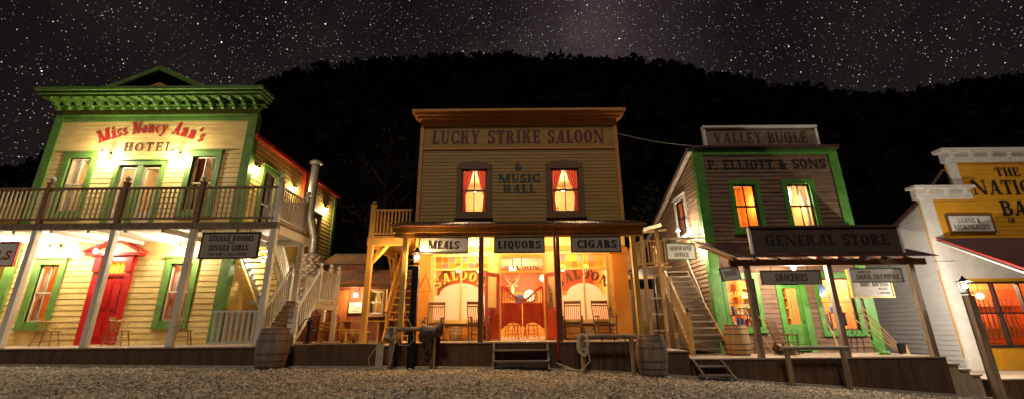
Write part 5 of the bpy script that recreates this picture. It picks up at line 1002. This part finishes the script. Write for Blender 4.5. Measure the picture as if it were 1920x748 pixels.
for a,b in (((4.3,13.95,4.15),(6.5,13.95,5.2)),): G().beam((4.25,13.9,4.12),(5.5,15.2,4.62),.06,.12).build('landing_rafter',swood,T); G().beam((4.25,17.3,4.7),(6.5,17.3,4.9),.06,.1).build('landing_rafter',swood,T)
t=thing('rope_handrail','thick pale rope handrail sagging along the newspaper office side wall','rope',(6.48,14.2,1.3)); G().tube([(6.44,15.6,3.6),(6.44,15.3,3.05),(6.44,15.1,2.75),(6.44,14.8,2.3),(6.44,14.5,1.7),(6.44,14.25,1.25),(6.44,14.1,1.0)],.025,7).build('rope_line',rope,t)
t=hsign('hanging_sign','pale sign lettered newspaper office hanging at the side wall',5.22,6.16,3.18,3.70,14.05,signw,[('NEWSPAPER',5.30,6.05,3.46,.15,dict(T=.2,t=.1,s=.04,h=.1)),('OFFICE',5.45,5.92,3.25,.15,dict(T=.2,t=.1,s=.04,h=.1))],frame=bgreen,lm=letgr,fw=.02); G().beam((5.1,14.05,3.86),(6.55,14.05,3.88),.06,.09,(0,1,0)).build('sign_arm',signt,t)
G().box(5.3,5.33,14.04,14.06,3.7,3.84).box(6.05,6.08,14.04,14.06,3.7,3.84).build('hanger',iron,t)
def sidelamp(lab,q,Wt,c): 
    t=thing('wall_lamp',lab,'wall lamp',q,'lanterns on the newspaper office side wall'); G().ball(q,.06).build('bulb',bulbw,t); G().tube([(6.56,q[1],q[2]+.12),(q[0],q[1],q[2]+.14),(q[0],q[1],q[2]+.06)],.014,6).build('bracket',iron,t); light('lamp_light',(q[0]-.08,q[1]-.08,q[2]-.08),Wt,c,.05,t)
sidelamp('bright lantern beside the upper side window of the newspaper office',(6.05,15.0,4.35),26,LS); sidelamp('bright lantern on the side wall at the corner board below',(6.38,14.22,3.5),20,LS)
t=thing('shed','green painted shed front behind the gap right of the saloon','shed',(4.6,19,.2)); G().box(4.7,6.2,18.9,19.1,-.3,2.6).build('wall',siding2,t); G().box(4.65,4.8,18.85,18.95,-.3,2.6).box(5.2,5.35,18.85,18.95,-.3,2.6).build('corner_board',bgreen,t)
light('gap_lamp_light',(5.0,17.0,2.4),10,LS,.05,t)
# ------------------------------------------------------------------ BANK
LB=(1,.88,.74)
Bk=thing('bank','mustard yellow bank with white cornices and stepped false front','building',(17,14,-.36))
F=front(14); wb=(14.86,17.2,.38,2.28)
g=clap(G(),F,14.15,23,3.0,5.15,(),pitch=.15,d=.012); clap(g,F,15.6,23,5.15,6.5,(),pitch=.15,d=.012); wallplate(g,F,14.1,23,-.36,5.2,[wb]); wallplate(g,F,15.5,23,5.2,6.6); g.build('front_wall',byel,Bk)
G().box(14.4,23,.0,.02,2.45,3.75,F).box(14.6,14.8,.0,.022,-.36,2.45,F).build('white_frieze',white,Bk)
g=G()
g.box(14.8,17.2,.0,.02,-.36,.30,F); [g.box(x,x+.02,.02,.03,-.2,.2,F) for x in (15.2,15.9,16.6)]; g.build('stall_riser',byel,Bk)
G().box(14.1,14.55,.0,.06,-.36,5.15,F).build('pilaster',white,Bk); G().box(14.05,14.6,.0,.10,-.36,.0,F).build('pilaster_moulding',white,Bk); G().box(14.04,14.6,.0,.12,2.75,3.0,F).build('pilaster_moulding',white,Bk)
G().box(15.45,15.8,.0,.06,5.56,6.95,F).build('corner_board',white,Bk)
g=G().box(14.0,15.95,-.1,.09,5.15,5.50,F).box(13.9,16.0,-.15,.22,5.50,5.60,F); g.build('lower_cornice',white,Bk)
g=G().box(15.4,23,-.1,.09,6.5,6.85,F).box(15.25,23,-.15,.24,6.85,6.98,F); g.build('upper_cornice',white,Bk)
bm=None
for x,z in [(14.35,5.5),(15.05,5.5),(15.72,5.5)]+[(15.65+.68*i,6.85) for i in range(10)]:
    if bm is None: bm=G().prism([(0,0),(.13,0),(.13,-.06),(.07,-.12),(.06,-.2),(.0,-.24)],-.05,.05,lambda u,n,z:(n,14-.09-u,z)).build('cornice_bracket',white,Bk); o=bm; base=o.location.copy()
    else: o=bm.copy(); COL.objects.link(o)
    o.location=base+Vector((x,0,z))
k=dict(T=.2,t=.08,s=.06,h=.08)
text(G(),'THE',flat(F,5.97,.03),17.1,17.95,.32,**k).build('lettering',letbk,Bk); text(G(),'NATIONAL',flat(F,5.30,.03),16.1,19.6,.52,**k).build('lettering',letbk,Bk); text(G(),'BANK',flat(F,4.58,.03),16.85,18.8,.50,**k).build('lettering',letbk,Bk); text(G(),'OF',flat(F,4.3,.03),16.95,17.2,.18,**k).build('lettering',letbk,Bk)
hsign('wall_sign','white framed loans sign on the yellow bank front',14.88,16.34,4.02,4.56,13.94,signw,[('LOANS &',15.2,15.95,4.31,.17,k),('MORTGAGES',15.0,16.2,4.08,.17,k)],frame=dpost,fw=.045)
SB=lside(14.08); lim=lambda z:(14.0,14.0+max(0,(4.95-z)/.50)) if z>3.2 else (14.0,17.6)
g=clap(G(),SB,14.02,17.6,-.4,4.95,(),pitch=.155,d=.016,lim=lim); wallplate(g,SB,14.12,17.6,-.4,3.2); wallplate(g,SB,14.12,15.0,3.2,4.3); g.build('side_wall',grey,Bk); G().beam((14.0,13.95,5.02),(14.0,17.7,3.14),.1,.07,(1,0,0)).build('side_barge',iror,Bk); G().box(14.1,22,17.5,17.6,-.5,3.1).build('rear_wall',grey,Bk)
G().add([(13.95,14.1,5.0),(22,14.1,5.0),(22,17.7,3.15),(13.95,17.7,3.15)],[(0,1,2,3)]).build('roof',iror,Bk)
G().beam((15.5,14.15,6.3),(15.0,15.2,5.0),.08,.08).build('parapet_brace',ww,Bk)
# bank veranda
G().add([(14.3,13.9,3.78),(23,13.9,3.78),(23,11.6,2.36),(14.3,11.6,2.36),(14.3,13.9,3.73),(23,13.9,3.73),(23,11.6,2.31),(14.3,11.6,2.31)],[(0,1,2,3),(4,5,6,7),(0,3,7,4),(3,2,6,7)]).build('veranda_roof',mat('purple_grey_roof',(.13,.055,.05),(.08,.035,.04),sc=(8,1,1),rough=.5),Bk)
G().beam((14.28,13.95,3.70),(14.28,11.58,2.24),.04,.13,(1,0,0)).box(14.3,23,11.55,11.6,2.1,2.3).build('barge_board',white,Bk); G().beam((14.26,13.95,3.80),(14.26,11.55,2.34),.045,.02,(1,0,0)).build('barge_edge',letred,Bk)
for x in (16.5,19.5): G().box(x-.07,x+.07,11.7,11.84,-.36,2.2).build('veranda_post',white,Bk,bev=.008)
g=G(); a,b,z0,z1=wb; g.box(a-.06,a,-.1,.05,z0-.06,z1+.06,F).box(b,b+.06,-.1,.05,z0-.06,z1+.06,F).box(a,b,-.1,.05,z1,z1+.06,F).box(a,b,-.1,.05,z0-.08,z0,F).box(15.66,15.72,-.1,.02,z0,z1,F).box(16.5,16.55,-.1,.02,z0,z1,F).box(a,b,-.1,.015,1.32,1.37,F); w=g.build('window',signd,Bk)
G().add([F(a,-.06,z0),F(b,-.06,z0),F(b,-.06,z1),F(a,-.06,z1)],[(0,1,2,3)]).build('pane',glass,w)
room(Bk,F,14.7,18.5,.0,2.9,1.5,mat('gunroom_wall',(.62,.22,.06)),85,LO2,lp=F(16.1,-.7,2.6))
t=thing('gun_rack','orange wooden rack holding a row of rifles in the bank window','rack',F(16,-1.3,.4)); G().box(14.95,18,-1.4,-1.34,.4,2.2,F).box(14.95,18,-1.34,-1.2,.85,.92,F).box(14.95,18,-1.34,-1.22,1.6,1.66,F).build('rack_board',ired,t)
rf=None
for i in range(15):
    x=15.15+.16*i
    if rf is None:
        rf=thing('rifle','long rifle standing in the rack of the bank window','rifle',(0,0,0),'rifles in the rack behind the bank window'); G().tube([(0,0,.42),(0,0,1.25)],.014,6).build('barrel',iron,rf); G().prism([(-.03,-.05),(.05,-.05),(.035,.25),(.02,.5),(-.02,.5),(-.02,.25)],-.015,.015,W).build('stock',rockw,rf); o=rf
    else: o=dup(rf)
    o.location=F(x,-1.15,.6); o.rotation_euler=(0,rad(3),0)
t=thing('notice','white framed notice standing inside the bank window','notice',F(15.1,-.3,.7)); G().box(14.98,15.3,-.34,-.3,.62,1.12,F).build('board',signw,t); G().box(15.05,15.22,-.3,-.295,.85,.95,F).build('print',letbr,t)
t=thing('ceiling_lamp','round lamp glowing inside the bank window','ceiling lamp',F(16.0,-.8,1.95)); G().ball(F(16.05,-.8,1.93),.1).build('glass_globe',globem,t); G().tube([F(16.05,-.8,2.03),F(16.05,-.8,2.9)],.01,5).build('rod',iron,t)
lpost('weathered square lamp post with bright lantern in front of the bank',12.42,11.75,2.02,ww,110,LB)
t=thing('wooden_steps','low grey plank steps up to the store boardwalk','steps',(5.1,11.7,-.25))
for x in (4.78,5.52): G().beam((x,11.96,.16),(x+.15,11.55,-.3),.05,.1,(0,1,0)).build('stringer',wwh,t)
for z,y in ((.03,11.85),(-.17,11.68)): G().box(4.8,5.62,y-.1,y+.1,z-.035,z).build('tread',wwh,t)
